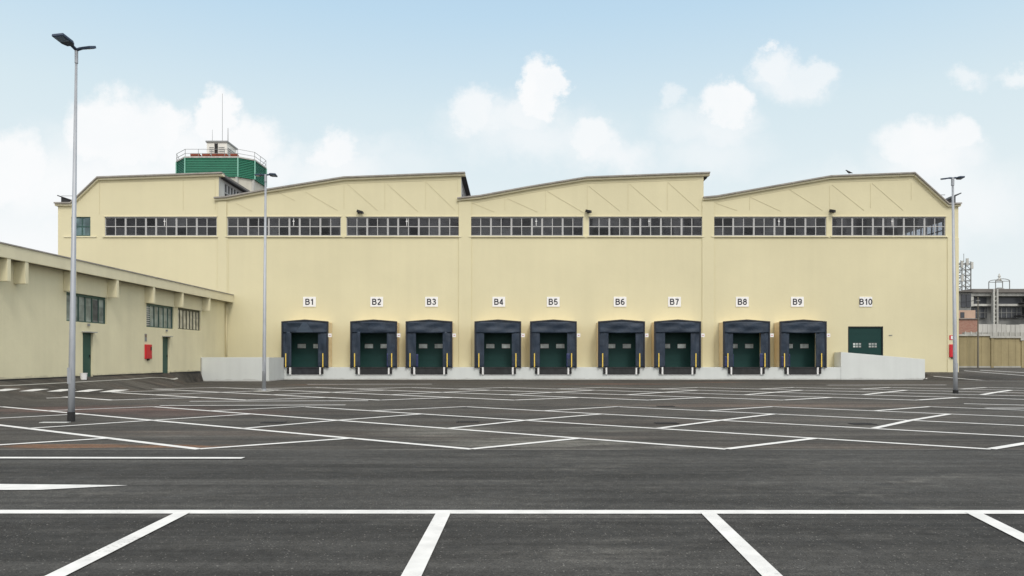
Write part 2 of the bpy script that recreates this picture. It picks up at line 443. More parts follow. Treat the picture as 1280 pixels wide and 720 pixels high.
    for yj, w0, a in ((7.55, .010, .6), (10.55, .012, .35), (17.9, .02, .35), (21.8, .03, .4), (26.2, .04, .45), (44.0, .08, .5), (52.3, .12, .5)):
        wj = mth('ADD', Y, rng(noise(.8, 4), 0, 1, -.04, .04))
        j = rng(mth('ABSOLUTE', mth('SUBTRACT', wj, yj), 0), w0, w0 * 2.2, min(1, a * 1.4), 0)
        j = mth('MULTIPLY', j, rng(noise(1.0, 3, .6, (.3, .1, 1)), .35, .5, .2, 1))
        col = mix(j, col, (.020, .020, .020))
    L.new(col, b.inputs['Base Color'])
    L.new(rng(noise(2.0, 4), .3, .7, .78, .95), b.inputs['Roughness'])
    b.inputs['Specular IOR Level'].default_value = .25
    hgt = mth('ADD', mth('MULTIPLY', vo.outputs['Distance'], .6), mth('MULTIPLY', noise(30, 5), 1.0))
    bp = N.new('ShaderNodeBump'); bp.inputs['Strength'].default_value = .55; bp.inputs['Distance'].default_value = .008
    L.new(hgt, bp.inputs['Height']); L.new(bp.outputs[0], b.inputs['Normal'])
    return m
M['asphalt'] = asphalt_mat()

def paint_mat():
    m = bpy.data.materials.new('road_paint'); m.use_nodes = True
    nt = m.node_tree; N = nt.nodes; L = nt.links; b = N['Principled BSDF']
    geo = N.new('ShaderNodeNewGeometry')
    n = N.new('ShaderNodeTexNoise'); n.inputs['Scale'].default_value = 26; n.inputs['Detail'].default_value = 8; n.inputs['Roughness'].default_value = .7
    n2 = N.new('ShaderNodeTexNoise'); n2.inputs['Scale'].default_value = 1.3; n2.inputs['Detail'].default_value = 4
    L.new(geo.outputs['Position'], n.inputs['Vector']); L.new(geo.outputs['Position'], n2.inputs['Vector'])
    ad = N.new('ShaderNodeMath'); ad.operation = 'MULTIPLY_ADD'; ad.inputs[1].default_value = .55
    L.new(n2.outputs['Fac'], ad.inputs[0]); L.new(n.outputs['Fac'], ad.inputs[2])
    mr = N.new('ShaderNodeMapRange'); mr.interpolation_type = 'SMOOTHSTEP'
    mr.inputs[1].default_value = .88; mr.inputs[2].default_value = 1.08
    L.new(ad.outputs[0], mr.inputs[0])
    mx = N.new('ShaderNodeMix'); mx.data_type = 'RGBA'
    mx.inputs[6].default_value = (.655, .655, .64, 1); mx.inputs[7].default_value = (.30, .295, .28, 1)
    L.new(mr.outputs[0], mx.inputs[0])
    n3 = N.new('ShaderNodeTexNoise'); n3.inputs['Scale'].default_value = 4; n3.inputs['Detail'].default_value = 6
    L.new(geo.outputs['Position'], n3.inputs['Vector'])
    m3 = N.new('ShaderNodeMapRange'); m3.inputs[1].default_value = .35; m3.inputs[2].default_value = .65
    m3.inputs[3].default_value = .86; m3.inputs[4].default_value = 1.03
    L.new(n3.outputs['Fac'], m3.inputs[0])
    vm = N.new('ShaderNodeVectorMath'); vm.operation = 'SCALE'
    L.new(mx.outputs[2], vm.inputs[0]); L.new(m3.outputs[0], vm.inputs['Scale'])
    L.new(vm.outputs[0], b.inputs['Base Color'])
    b.inputs['Roughness'].default_value = .7
    bp = N.new('ShaderNodeBump'); bp.inputs['Strength'].default_value = .3; bp.inputs['Distance'].default_value = .005
    L.new(n.outputs['Fac'], bp.inputs['Height']); L.new(bp.outputs[0], b.inputs['Normal'])
    return m
M['paint'] = paint_mat()

# ------------------------------------------------------------------ mesh helpers
class MB:
    def __init__(s): s.v, s.f = [], []
    def add(s, vs, fs):
        o = len(s.v); s.v += [tuple(p) for p in vs]; s.f += [[i + o for i in f] for f in fs]
    def box(s, x0, x1, y0, y1, z0, z1):
        s.add([(x0, y0, z0), (x1, y0, z0), (x1, y1, z0), (x0, y1, z0), (x0, y0, z1), (x1, y0, z1), (x1, y1, z1), (x0, y1, z1)],
              [[0, 3, 2, 1], [4, 5, 6, 7], [0, 1, 5, 4], [1, 2, 6, 5], [2, 3, 7, 6], [3, 0, 4, 7]])
        return s
    def bar(s, a, b, w, h=None, up=(0, 0, 1)):
        """square bar from a to b, w across, h along up"""
        h = h or w
        a, b = Vector(a), Vector(b); d = (b - a).normalized(); up = Vector(up)
        if abs(d.dot(up)) > .98: up = Vector((0, 1, 0))
        sd_ = d.cross(up).normalized(); u_ = sd_.cross(d).normalized()
        vs = []
        for p in (a, b):
            for i, j in ((-1, -1), (1, -1), (1, 1), (-1, 1)): vs.append(p + sd_ * i * w / 2 + u_ * j * h / 2)
        s.add(vs, [[0, 1, 2, 3], [7, 6, 5, 4], [0, 4, 5, 1], [1, 5, 6, 2], [2, 6, 7, 3], [3, 7, 4, 0]])
        return s
    def tube(s, pts, radii, n=12):
        pts = [Vector(p) for p in pts]; rings = []
        for k, p in enumerate(pts):
            d = (pts[min(k + 1, len(pts) - 1)] - pts[max(k - 1, 0)]).normalized()
            a = d.cross(Vector((0, 1, 0)) if abs(d.y) < .9 else Vector((1, 0, 0))).normalized(); b = d.cross(a)
            rings.append([p + (a * math.cos(t * 2 * math.pi / n) + b * math.sin(t * 2 * math.pi / n)) * radii[k] for t in range(n)])
        vs = [q for r in rings for q in r]; fs = []
        for k in range(len(pts) - 1):
            for t in range(n):
                fs.append([k * n + t, k * n + (t + 1) % n, (k + 1) * n + (t + 1) % n, (k + 1) * n + t])
        fs.append(list(range(n))[::-1]); fs.append([(len(pts) - 1) * n + t for t in range(n)])
        s.add(vs, fs)
        return s
    def prism_y(s, prof, y0, y1):
        """closed outline in x,z pushed from y0 to y1"""
        n = len(prof)
        s.add([(x, y0, z) for x, z in prof] + [(x, y1, z) for x, z in prof],
              [list(range(n)), list(range(n, 2 * n))[::-1]] + [[i, i + n, (i + 1) % n + n, (i + 1) % n] for i in range(n)])
        return s
    def prism_z(s, plan, z0, z1):
        n = len(plan)
        s.add([(x, y, z0) for x, y in plan] + [(x, y, z1) for x, y in plan],
              [list(range(n))[::-1], list(range(n, 2 * n))] + [[i, (i + 1) % n, (i + 1) % n + n, i + n] for i in range(n)])
        return s
    def build(s, name, m, parent=None, smooth=False, bevel=0, loc=None):
        me = bpy.data.meshes.new(name); me.from_pydata(s.v, [], s.f); me.update()
        if isinstance(m, str): m = M[m]
        me.materials.append(m)
        o = bpy.data.objects.new(name, me); COL.objects.link(o)
        import bmesh
        bm = bmesh.new(); bm.from_mesh(me); bmesh.ops.recalc_face_normals(bm, faces=bm.faces)
        bm.to_mesh(me); bm.free()
        if smooth:
            for p in me.polygons: p.use_smooth = True
        if bevel:
            b = o.modifiers.new('bevel', 'BEVEL'); b.width = bevel; b.segments = 2; b.limit_method = 'ANGLE'
        if parent is not None: o.parent = parent
        if loc: o.location = loc
        return o

def wall_grid(mb, us, zs, hole, depth, axis='x', at=0.0):
    """wall sheet over the grid us x zs with openings; depth pushed away from the face. axis x: wall runs along x at y=at."""
    def P(u_, z_, back):
        if axis == 'x': return (u_, at + (depth if back else 0), z_)
        return (at + (depth if back else 0), u_, z_)
    nx, nz = len(us) - 1, len(zs) - 1
    solid = [[not hole((us[i] + us[i + 1]) / 2, (zs[j] + zs[j + 1]) / 2) for j in range(nz)] for i in range(nx)]
    def sol(i, j): return 0 <= i < nx and 0 <= j < nz and solid[i][j]
    for i in range(nx):
        for j in range(nz):
            if not solid[i][j]: continue
            a, b, c, d = us[i], us[i + 1], zs[j], zs[j + 1]
            mb.add([P(a, c, 0), P(b, c, 0), P(b, d, 0), P(a, d, 0)], [[0, 1, 2, 3]])
            mb.add([P(a, c, 1), P(b, c, 1), P(b, d, 1), P(a, d, 1)], [[3, 2, 1, 0]])
            if not sol(i - 1, j): mb.add([P(a, c, 0), P(a, d, 0), P(a, d, 1), P(a, c, 1)], [[0, 1, 2, 3]])
            if not sol(i + 1, j): mb.add([P(b, c, 0), P(b, c, 1), P(b, d, 1), P(b, d, 0)], [[0, 1, 2, 3]])
            if not sol(i, j - 1): mb.add([P(a, c, 0), P(a, c, 1), P(b, c, 1), P(b, c, 0)], [[0, 1, 2, 3]])
            if not sol(i, j + 1): mb.add([P(a, d, 0), P(b, d, 0), P(b, d, 1), P(a, d, 1)], [[0, 1, 2, 3]])

def empty(name, loc=(0, 0, 0), rz=0):
    o = bpy.data.objects.new(name, None); COL.objects.link(o)
    o.location = loc; o.rotation_euler = (0, 0, rz); o.empty_display_size = .3
    return o

def tag(o, label=None, cat=None, group=None, kind=None):
    if label: o['label'] = label
    if cat: o['category'] = cat
    if group: o['group'] = group
    if kind: o['kind'] = kind
    return o

# picture measures -> metres on the warehouse front
def FX(px, d=D): return (px - HX) * d / F
def FZ(py, d=D): return EYE + (HY - py) * d / F

# ------------------------------------------------------------------ ground
def clamp01(t): return max(0.0, min(1.0, t))
WING_X = -21.1
def H(x, y):
    """height of the yard: level lot, rising gently to the annex on the left and behind the ramp on the right"""
    w = 2.8 - 1.9 * clamp01((y - 43.0) / 3.0) - .7 * clamp01((y - 47.0) / 3.0)
    left = .65 * clamp01((x - (WING_X + w)) / -w)
    right = .74 * clamp01((y - 53.0) / 4.5) * clamp01((x - 29.7) / .5)
    return max(left, right)

def frange(a, b, n): return [a + (b - a) * i / n for i in range(n + 1)]
gx = sorted(set([-4000, -800, -200, -60] + frange(-21.1, -18.1, 30) + [-10, 0, 10, 20] + frange(29.7, 30.2, 4) + [36, 45, 60, 200, 800, 4000]))
gy = sorted(set([-600, -100, -10, 0, 10, 20, 30, 40, 48] + frange(43, 46, 12) + frange(47, 50, 12) + frange(53, 57.5, 18) + [62, 70, 90, 130, 300, 1200, 5000]))
g = MB()
g.v = [(x, y, H(x, y)) for y in gy for x in gx]
nx = len(gx)
g.f = [[j * nx + i, j * nx + i + 1, (j + 1) * nx + i + 1, (j + 1) * nx + i] for j in range(len(gy) - 1) for i in range(nx - 1)]
tag(g.build('ground', 'asphalt'), kind='structure')

def G(px, py):
    """where a line of sight meets the yard"""
    dx, dz = (px - HX) / F, (HY - py) / F
    y = 2.0
    while y < 70:
        if EYE + dz * y <= H(dx * y, y): break
        y += .02
    return (dx * y, y)

def strip(mb, p, q, w, lift=.006):
    """painted line on the yard from p to q"""
    p, q = Vector(p), Vector(q); L_ = (q - p).length
    if L_ < .01: return
    d = (q - p) / L_; n_ = Vector((-d.y, d.x)) * w / 2
    k = max(1, int(L_ / .5)); vs = []
    for i in range(k + 1):
        c = p + d * L_ * i / k
        for s_ in (1, -1):
            e = c + n_ * s_
            vs.append((e.x, e.y, H(e.x, e.y) + lift))
    mb.add(vs, [[2 * i, 2 * i + 1, 2 * i + 3, 2 * i + 2] for i in range(k)])

def quad(mb, pts, lift=.006):
    mb.add([(x, y, H(x, y) + lift) for x, y in pts], [list(range(len(pts)))])

LW = .15
# --- nearest row of bays
mb = MB()
strip(mb, (-14, 7.88), (16, 7.84), .185)
tag(mb.build('bay_end_line', 'paint'), kind='structure')
mb = MB()
for (x0, y0, x1, y1, w) in ((229, 641.4, 73, 720, .15), (554.5, 641.4, 515, 720, .15), (884.5, 641.4, 963.5, 720, .15), (1216, 641.8, 1316, 692, .15), (-100, 641.4, -370, 720, .15)):
    a, b = Vector(G(x0, y0)), Vector(G(x1, y1))
    b = a + (b - a) * 1.9
    strip(mb, a, b, w, .010)
tag(mb.build('near_bay_lines', 'paint'), kind='structure')

# --- slanted bays, a row = long lines with short cross lines
def bay_row(name, bottoms, tops, yb, yt, w, clip=None, lifts=(.006, .010)):
    mb_l, mb_s = MB(), MB()
    n = len(bottoms)
    def pt(k, v_):
        return Vector((bottoms[k] + (tops[k] - bottoms[k]) * v_, yb + (yt - yb) * v_))
    def seg(mb_, a, b, lift):
        a, b = Vector(a), Vector(b)
        if clip is not None:
            cx_ = clip
            if a.x < cx_ and b.x < cx_: return
            if a.x < cx_: a = a + (b - a) * (cx_ - a.x) / (b.x - a.x)
            if b.x < cx_: b = b + (a - b) * (cx_ - b.x) / (a.x - b.x)
        strip(mb_, a, b, w, lift)
    for k in range(n):
        seg(mb_l, pt(k, 0), pt(k, 1), lifts[0])
        if k + 1 < n:
            seg(mb_s, pt(k, 0), pt(k + 1, .155), lifts[1])
            seg(mb_s, pt(k, .83), pt(k + 1, 1), lifts[1])
        if k + 2 < n:
            seg(mb_s, pt(k, .336), pt(k + 1, .53), lifts[1])
            seg(mb_s, pt(k + 1, .53), pt(k + 2, .72), lifts[1])
    tag(mb_l.build(name + '_long_lines', 'paint'), kind='structure')
    tag(mb_s.build(name + '_cross_lines', 'paint'), kind='structure')

bottoms = [-19.4, -14.8, -10.1] + [-5.45, -0.70, 3.74, 8.35] + [13.0, 17.7, 22.4, 27.1, 31.8, 36.5]
tops = [-36.6, -31.6, -26.6] + [-21.6, -16.6, -11.65, -6.75, -1.5, 3.45, 8.5, 13.6, 18.9, 24.0]
bay_row('middle_bay', bottoms, tops, 13.25, 24.7, .165, clip=-17.2)
b2 = [-20.0 + 5.03 * k for k in range(14)]
t2 = [b2[k] - 16.2 + .1 * k for k in range(14)]
bay_row('far_bay', b2, t2, 28.5, 40.6, .24, clip=-18.25)

mb = MB()
for (x0, y0, x1, y1, w) in ((-60, 573, 304, 573.3, .18), (200, 507.4, 432, 506.6, .2), (237, 502, 460, 501.3, .22), (384, 480.6, 540, 480.4, .3),
                            (1034, 481.6, 1183, 481.4, .3), (1205, 505, 1290, 507, .2), (1232, 510.6, 1290, 510.6, .2),
                            (1205, 463.5, 1290, 470.5, .12), (1225, 463, 1290, 466.5, .12), (1157, 473.5, 1290, 476.5, .12)):
    strip(mb, G(x0, y0), G(x1, y1), w, .012)
tag(mb.build('lane_lines', 'paint'), kind='structure')
mb = MB()
pl = [G(*p) for p in ((-30, 483.4), (17, 482), (85, 478.6), (160, 474.4), (200, 472.3), (222, 473))]
for a, b in zip(pl, pl[1:]): strip(mb, a, b, .09, .012)
tag(mb.build('gutter_line', M['concrete']), kind='structure')
mb = MB()
quad(mb, [G(-40, 613.5), G(50, 613), (G(160, 607.6)), G(110, 606.8), G(-40, 605.4)], .008)
tag(mb.build('arrow_marking', 'paint'), kind='structure')
mb = MB()
for xb, yo in ((-12, -.5), (23.5, -.3), (58, 0), (92, .3), (124, .6), (-47, -.6)):
    quad(mb, [G(xb, 489.9 + yo), G(xb + 18, 489.9 + yo), G(xb + 38, 486.9 + yo), G(xb + 19, 486.9 + yo)], .014)
tag(mb.build('crosswalk_stripes', 'paint'), kind='structure')

# drain grates between the bays
gr = None
for i, (px, py) in enumerate(((342, 528.4), (585, 527.6), (833, 529.3), (1078, 530.2), (832, 508))):
    x, y = G(px, py)
    if gr is None:
        gr = MB()
        gr.box(-.28, .28, -.16, -.12, .002, .016); gr.box(-.28, .28, .12, .16, .002, .016)
        for k in range(12): gr.box(-.28 + k * .047, -.255 + k * .047, -.12, .12, .002, .014)
        gr = gr.build('drain_grate', 'rubber', loc=(x, y, 0)); o = gr
    else:
        o = gr.copy(); COL.objects.link(o); o.location = (x, y, 0)
    tag(o, ['small dark drain grate left of centre, nearest the left lamp posts', 'small dark drain grate in the slanted bays in front of dock B4',
            'small dark drain grate in the near slanted bays in front of dock B7', 'small dark drain grate at the right, in front of door B10',
            'dark drain grate farther back, between the two rows of slanted bays'][i], 'drain grate', 'drain grates in the asphalt')

# ------------------------------------------------------------------ warehouse
WH = empty('warehouse', (0, D, 0))
tag(WH, 'long cream warehouse with four stepped roof bays and a high window band', 'warehouse')
def wp(mb_, name, m, **kw):
    """part of the warehouse: built in world metres, parented to its root"""
    o = mb_.build(name, m, WH, **kw); o.location = (0, -D, 0); return o

XL, XR = FX(72.5), FX(1198)
ZW0, ZW1 = FZ(295), FZ(271)                 # window band
BANDS = [(131, 271, '22122 2'), (284, 426, ''), (433, 575, ''), (588, 729, ''), (736, 878, ''), (891, 1033, ''), (1040, 1182, '')]
PATS = [[2, 2, 1, 2, 2, 2], [2, 2, 2, 1, 2, 2], [2, 2, 1, 2, 2, 2], [2, 2, 2, 1, 2, 2], [2, 2, 1, 2, 2, 2], [2, 2, 2, 1, 2, 2], [2, 2, 1, 2, 2, 2]]
B10 = (FX(1060), FX(1104), .9, FZ(408))
us = sorted([XL, XR, FX(89), FX(113), B10[0], B10[1]] + [FX(b[0]) for b in BANDS] + [FX(b[1]) for b in BANDS])
ZTOPS = FZ(262)
zs = [-.3, B10[2], B10[3], ZW0, ZW1, ZTOPS - 0.0]
ZUP = FZ(260)
zs[-1] = ZUP
def whole(u_, z_):
    if B10[0] < u_ < B10[1] and B10[2] < z_ < B10[3]: return True
    if ZW0 < z_ < ZW1:
        if FX(89) < u_ < FX(113): return True
        for b in BANDS:
            if FX(b[0]) < u_ < FX(b[1]): return True
    return False
fw = MB()
wall_grid(fw, us, zs, whole, .3, 'x', D)
# gables above
GAB = [[(XL, FZ(256)), (FX(90), FZ(256)), (FX(123.5), FZ(224)), (FX(277), FZ(219)), (FX(277), ZUP)],
       [(FX(277), FZ(249)), (FX(330), FZ(240)), (FX(430), FZ(224)), (FX(579.5), FZ(218.5))],
       [(FX(579.5), FZ(249.5)), (FX(600), FZ(247)), (FX(660), FZ(236)), (FX(733), FZ(224)), (FX(883), FZ(218.5))],
       [(FX(883), FZ(248.5)), (FX(895), FZ(247.5)), (FX(960), FZ(236)), (FX(1037), FZ(222.5)), (FX(1141.5), FZ(218.5)), (FX(1184), FZ(257)), (XR, FZ(257))]]
top = [(XL, FZ(256)), (FX(90), FZ(256)), (FX(123.5), FZ(224)), (FX(273.5), FZ(219)), (FX(273.5), FZ(249.5)), (FX(283), FZ(248.7)), (FX(330), FZ(240)), (FX(430), FZ(224)), (FX(576.5), FZ(218.7)),
       (FX(576.5), FZ(250)), (FX(600), FZ(247)), (FX(660), FZ(236)), (FX(733), FZ(224)), (FX(879.5), FZ(218.7)),
       (FX(879.5), FZ(249)), (FX(895), FZ(247.5)), (FX(960), FZ(236)), (FX(1037), FZ(222.5)), (FX(1141.5), FZ(218.5)), (FX(1184), FZ(257)), (XR, FZ(257))]
cells = []
for a, b in zip(top, top[1:]):
    if abs(a[0] - b[0]) < 1e-6: continue
    fw.add([(a[0], D, ZUP), (b[0], D, ZUP), (b[0], D, b[1]), (a[0], D, a[1])], [[0, 1, 2, 3]])
    fw.add([(a[0], D + .3, ZUP), (b[0], D + .3, ZUP), (b[0], D + .3, b[1]), (a[0], D + .3, a[1])], [[3, 2, 1, 0]])
BACK = D + 58
o = wp(fw, 'front_wall', 'stucco')
# other walls
mbw = MB(); mbw.box(XL, XL + .3, D + .3, BACK, -.3, FZ(256) - .05); mbw.box(XL, XR, BACK, BACK + .3, -.3, ZUP + .2)
wp(mbw, 'side_wall', 'stucco')
sw = MB()
ys = [D + .3] + [D + .9 + i * 2.4 for i in range(23)] + [BACK]
ys2 = sorted(set([D + .3, D + .9, BACK - 1.2, BACK]))
wall_grid(sw, ys2, [-.3, ZW0, ZW1, FZ(257) - .05], lambda u_, z_: ZW0 < z_ < ZW1 and D + .9 < u_ < BACK - 1.2, -.3, 'y', XR)
wp(sw, 'side_wall', 'stucco')
sg = MB()
y = D + .9
while y < BACK - 1.3:
    sg.box(XR - .2, XR - .1, y, y + .10, ZW0, ZW1); y += .78
sg.box(XR - .19, XR - .11, D + .9, BACK - 1.2, (ZW0 + ZW1) / 2 - .03, (ZW0 + ZW1) / 2 + .03)
o = wp(sg, 'window', 'frame_grey')
pg = MB(); pg.box(XR - .16, XR - .14, D + .9, BACK - 1.2, ZW0, ZW1)
p_ = pg.build('pane', 'glass_clear', o)
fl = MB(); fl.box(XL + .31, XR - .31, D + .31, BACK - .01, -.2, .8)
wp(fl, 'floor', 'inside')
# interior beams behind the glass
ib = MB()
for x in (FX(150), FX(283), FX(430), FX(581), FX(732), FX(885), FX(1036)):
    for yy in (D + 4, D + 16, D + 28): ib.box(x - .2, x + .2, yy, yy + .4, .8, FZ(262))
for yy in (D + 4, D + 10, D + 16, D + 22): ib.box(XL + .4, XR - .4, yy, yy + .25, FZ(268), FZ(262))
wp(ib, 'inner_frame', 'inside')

# roofs: thin slabs run back over each bay, stepped like saw teeth
def roof_slab(pts, name='roof'):
    mb_ = MB(); t = .16
    outline = [(x, z + t * .5) for x, z in pts] + [(x, z - t * .5) for x, z in reversed(pts)]
    mb_.prism_y(outline, D + .31, BACK + .3)
    wp(mb_, name, 'roof')
    # coping along the gable edge, in three stepped courses
    for (name2, m2, proud, z0, z1) in (('coping', 'coping', .30, .05, .15), ('cornice', 'stucco_pale', .16, -.10, .045)):
        c = MB()
        for (a, b) in zip(pts, pts[1:]):
            c.add([(a[0], D - proud, a[1] + z0), (b[0], D - proud, b[1] + z0), (b[0], D - proud, b[1] + z1), (a[0], D - proud, a[1] + z1),
                   (a[0], D + .31, a[1] + z0), (b[0], D + .31, b[1] + z0), (b[0], D + .31, b[1] + z1), (a[0], D + .31, a[1] + z1)],
                  [[0, 1, 2, 3], [7, 6, 5, 4], [0, 4, 5, 1], [3, 2, 6, 7]])
        a = pts[0]; b = pts[-1]
        for e in (a, b):
            c.add([(e[0], D - proud, e[1] + z0), (e[0], D + .31, e[1] + z0), (e[0], D + .31, e[1] + z1), (e[0], D - proud, e[1] + z1)], [[0, 1, 2, 3]])
        wp(c, name2, m2)
bays = [top[0:4], top[4:9], top[9:14], top[14:21]]
# overhangs at the free ends
def ext(pts, left=0, right=0):
    pts = list(pts)
    if left: pts[0] = (pts[0][0] - left, pts[0][1])
    if right: pts[-1] = (pts[-1][0] + right, pts[-1][1] + .03)
    return pts
roof_slab(ext(bays[0], .15, .32)); roof_slab(ext(bays[1], .28, .30)); roof_slab(ext(bays[2], .28, .42)); roof_slab(ext(bays[3], .05, .1))
# glazed upstands on the steps of the saw teeth
for x, z0, z1 in ((FX(273.5), FZ(249.5), FZ(219)), (FX(576.5), FZ(250), FZ(218.7)), (FX(879.5), FZ(249), FZ(218.7))):
    m_ = MB(); m_.box(x - .3, x, D + .001, D + 1.1, z0 - .1, z1 - .09); m_.box(x - .3, x, BACK - .5, BACK, z0, z1 - .1)
    m_.box(x - .3, x, D + 1.1, BACK - .5, z0 - .1, z0 + .12)
    wp(m_, 'upstand', 'bg_white')
    w_ = MB()
    yy = D + 1.1; k = 0
    while yy < BACK - 1:
        w_.box(x - .2, x - .04, yy, yy + .20, z0 + .12, z1 - .1); yy += .62; k += 1
    w_.box(x - .2, x - .02, D + 1.1, BACK - .5, z1 - .34, z1 - .1)
    w_.box(x - .12, x + .0, D + 1.1, BACK - .5, z0 + .75, z0 + .82)
    o = wp(w_, 'window', 'frame_grey')
    q = MB(); q.box(x - .15, x - .12, D + 1.1, BACK - .5, z0 + .12, z1 - .34); q.build('pane', 'glass_grey', o)
    f_ = MB(); f_.box(x + .01, x + .34, D + .32, BACK + .2, z1 - .16, z1 - .085)
    wp(f_, 'eave_edge', 'roof_dark')
# eave canopies at both outer ends
c = MB()
zr = FZ(257) + .24
c.bar((XR - .9, D + .9, zr + .12), (XR + .28, D + .9, zr + .72), 1.6, .07)
c.prism_y([(XR - .95, zr - .03), (XR - .12, zr - .03), (XR - .12, zr + .52), (XR - .95, zr + .04)], D + .15, D + 1.6)
wp(c, 'eave_canopy', 'roof_dark')
c = MB(); c.box(XR - .68, XR - .1, D + .5, D + 1.4, zr - .02, zr + .2); c.box(XR - 1.7, XR - .8, D + .3, D + .34, zr + .60, zr + .64)
wp(c, 'gutter_box', 'rail')
zl = FZ(256) + .24
c = MB()
c.bar((XL + 1.0, D + .9, zl + .1), (XL - .12, D + .9, zl + .48), 1.6, .07)
c.prism_y([(XL + .14, zl - .03), (XL + 1.1, zl - .03), (XL + 1.1, zl + .03), (XL + .14, zl + .36)], D + .15, D + 1.6)
wp(c, 'eave_canopy', 'roof_dark')
c = MB(); c.box(XL + .1, XL + 1.9, D + .25, D + .28, zl + .46, zl + .49)
wp(c, 'gutter_box', 'rail')
# stub brackets on the right flank, teal box standing for a projecting window on the left flank
c = MB(); c.box(XR, XR + .22, D + .4, D + .6, FZ(269), FZ(267)); c.box(XR, XR + .12, D + .4, D + .6, FZ(309), FZ(307)); c.box(XR, XR + .1, D + .6, D + 1.4, FZ(309), FZ(253))
wp(c, 'bracket', 'stucco_pale')
c = MB(); c.box(XL - .13, XL, D + .5, D + 3.5, FZ(299), FZ(270))
wp(c, 'flank_window', M['glass_teal'])

# relief: pilasters, window surround, sills, panel joints
pr = .07
for a, b in ((272.5, 283.5), (573.5, 589), (877.5, 892.5)):
    rel = MB(); rel.box(FX(a), FX(b), D - pr, D - .001, -.2, FZ(252)); wp(rel, 'pilaster', 'stucco', bevel=.012)
sl = MB()
for b in BANDS:
    sl.box(FX(b[0] - 2), FX(b[1] + 2), D - .11, D + .12, ZW0 - .09, ZW0)
    sl.box(FX(b[0] - 1), FX(b[1] + 1), D - .05, D + .1, ZW1, ZW1 + .07)
sl.box(FX(80), FX(121), D - .06, D + .1, ZW0 - .10, ZW0 - .03)
wp(sl, 'sill', 'stucco_pale')
# raised frames around the big lower panels
pf = MB()
for a, b in ((283.5, 573.5), (589, 877.5), (892.5, 1187)):
    pf.box(FX(a), FX(b), D - .05, D - .001, FZ(297.2), ZW0 - .10)
pf.box(FX(1184), XR, D - .05, D - .001, -.3, FZ(297.2) - .002)
pf.box(FX(283.5), FX(285), D - .05, D - .001, -.3, FZ(297.2) - .002)
wp(pf, 'panel_frame', 'stucco')
jt = MB()
def jline(x0, y0, x1, y1, w=.045):
    jt.bar((FX(x0), D - .006, FZ(y0)), (FX(x1), D - .006, FZ(y1)), w, .02, up=(0, 1, 0))
for o0 in (0,):
    # bay 1, 2, 3 lattice joints (verticals and diagonals)
    for (x0, y0, x1, y1) in ((345, 239, 369, 251), (382, 240, 422, 263), (434, 230, 472, 263), (484, 230, 522, 264), (533, 228, 569, 263), (430, 231, 430, 262), (481, 229, 481, 262), (532, 227, 532, 262),
                             (295, 254, 315, 264), (591, 254, 618, 265), (634, 248, 672, 265), (684, 239, 729, 265.5), (736, 232.5, 775, 263.7), (787, 230, 827, 264.5), (835, 228, 874, 263),
                             (682, 238, 682, 264), (734, 231, 734, 262), (785, 229, 785, 263), (834, 228, 834, 263), (631, 247, 631, 263),
                             (895, 254, 921, 263), (937, 246, 976, 264), (987, 237, 1028, 263), (1040, 231, 1080, 263), (1090, 229, 1129, 263),
                             (937, 247, 937, 263), (1037, 232, 1037, 262), (1088, 229, 1088, 260), (1139, 228, 1139, 250),
                             (124.5, 227, 124.5, 268), (229, 225, 229, 263),
                             (284, 256, 284, 270), (587, 256, 587, 270), (891, 256, 891, 270)):
        jline(x0, y0, x1, y1, .022 if x0 == x1 else .04)
    for pts in ([(330, 244.5), (430, 229.5), (572, 224.5), (572, 240)], [(590, 254), (660, 241.5), (733, 229.5), (872, 224.5)], [(893, 253), (960, 241.5), (1037, 228), (1136, 224.5)], [(127, 228), (269, 224), (269, 262)],
                [(1145, 226), (1180, 259)]):
        for a, b in zip(pts, pts[1:]): jline(a[0], a[1], b[0], b[1], .022)
wp(jt, 'panel_joint', 'groove')

# windows of the high band
SX = S
for bi, (b, pat) in enumerate(zip(BANDS, PATS)):
    x0, x1 = FX(b[0]), FX(b[1]); unit = (x1 - x0) / sum(pat); x = x0
    for k, n_ in enumerate(pat):
        xa, xb = x, x + unit * n_; x = xb
        w_ = MB(); yf, yb_ = D + .06, D + .14
        la = .05 if k == 0 else .065; lb = .05 if k == len(pat) - 1 else .065
        w_.box(xa, xa + la, yf, yb_, ZW0, ZW1); w_.box(xb - lb, xb, yf, yb_, ZW0, ZW1)
        w_.box(xa + la, xb - lb, yf + .002, yb_, ZW1 - .09, ZW1); w_.box(xa + la, xb - lb, yf + .002, yb_, ZW0, ZW0 + .07)
        zc = (ZW0 + ZW1) / 2
        w_.box(xa + la, xb - lb, yf + .01, yb_ - .01, zc - .03, zc + .03)
        if n_ == 2:
            xm = (xa + xb) / 2
            w_.box(xm - .03, xm + .03, yf + .008, yb_ - .008, ZW0 + .07, ZW1 - .09)
        o = wp(w_, 'window', 'frame_grey')
        q = MB(); q.box(xa + la, xb - lb, yf + .035, yf + .045, ZW0 + .07, ZW1 - .09)
        q.build('pane', 'glass', o)
        if (bi in (1, 3, 5) and k == 3) or (bi in (0, 2, 4, 6) and k == 3):
            xc = xa + (xb - xa) * .42
            l_ = MB(); l_.box(xc - .02, xc + .02, yf - .03, yf - .005, zc + .05, ZW1 - .12); l_.box(xc - .07, xc + .07, yf - .035, yf - .005, zc + .36, zc + .42)
            l_.build('fixture_mark', 'white', o)  # white piece on the frame, standing in for a light fixture inside
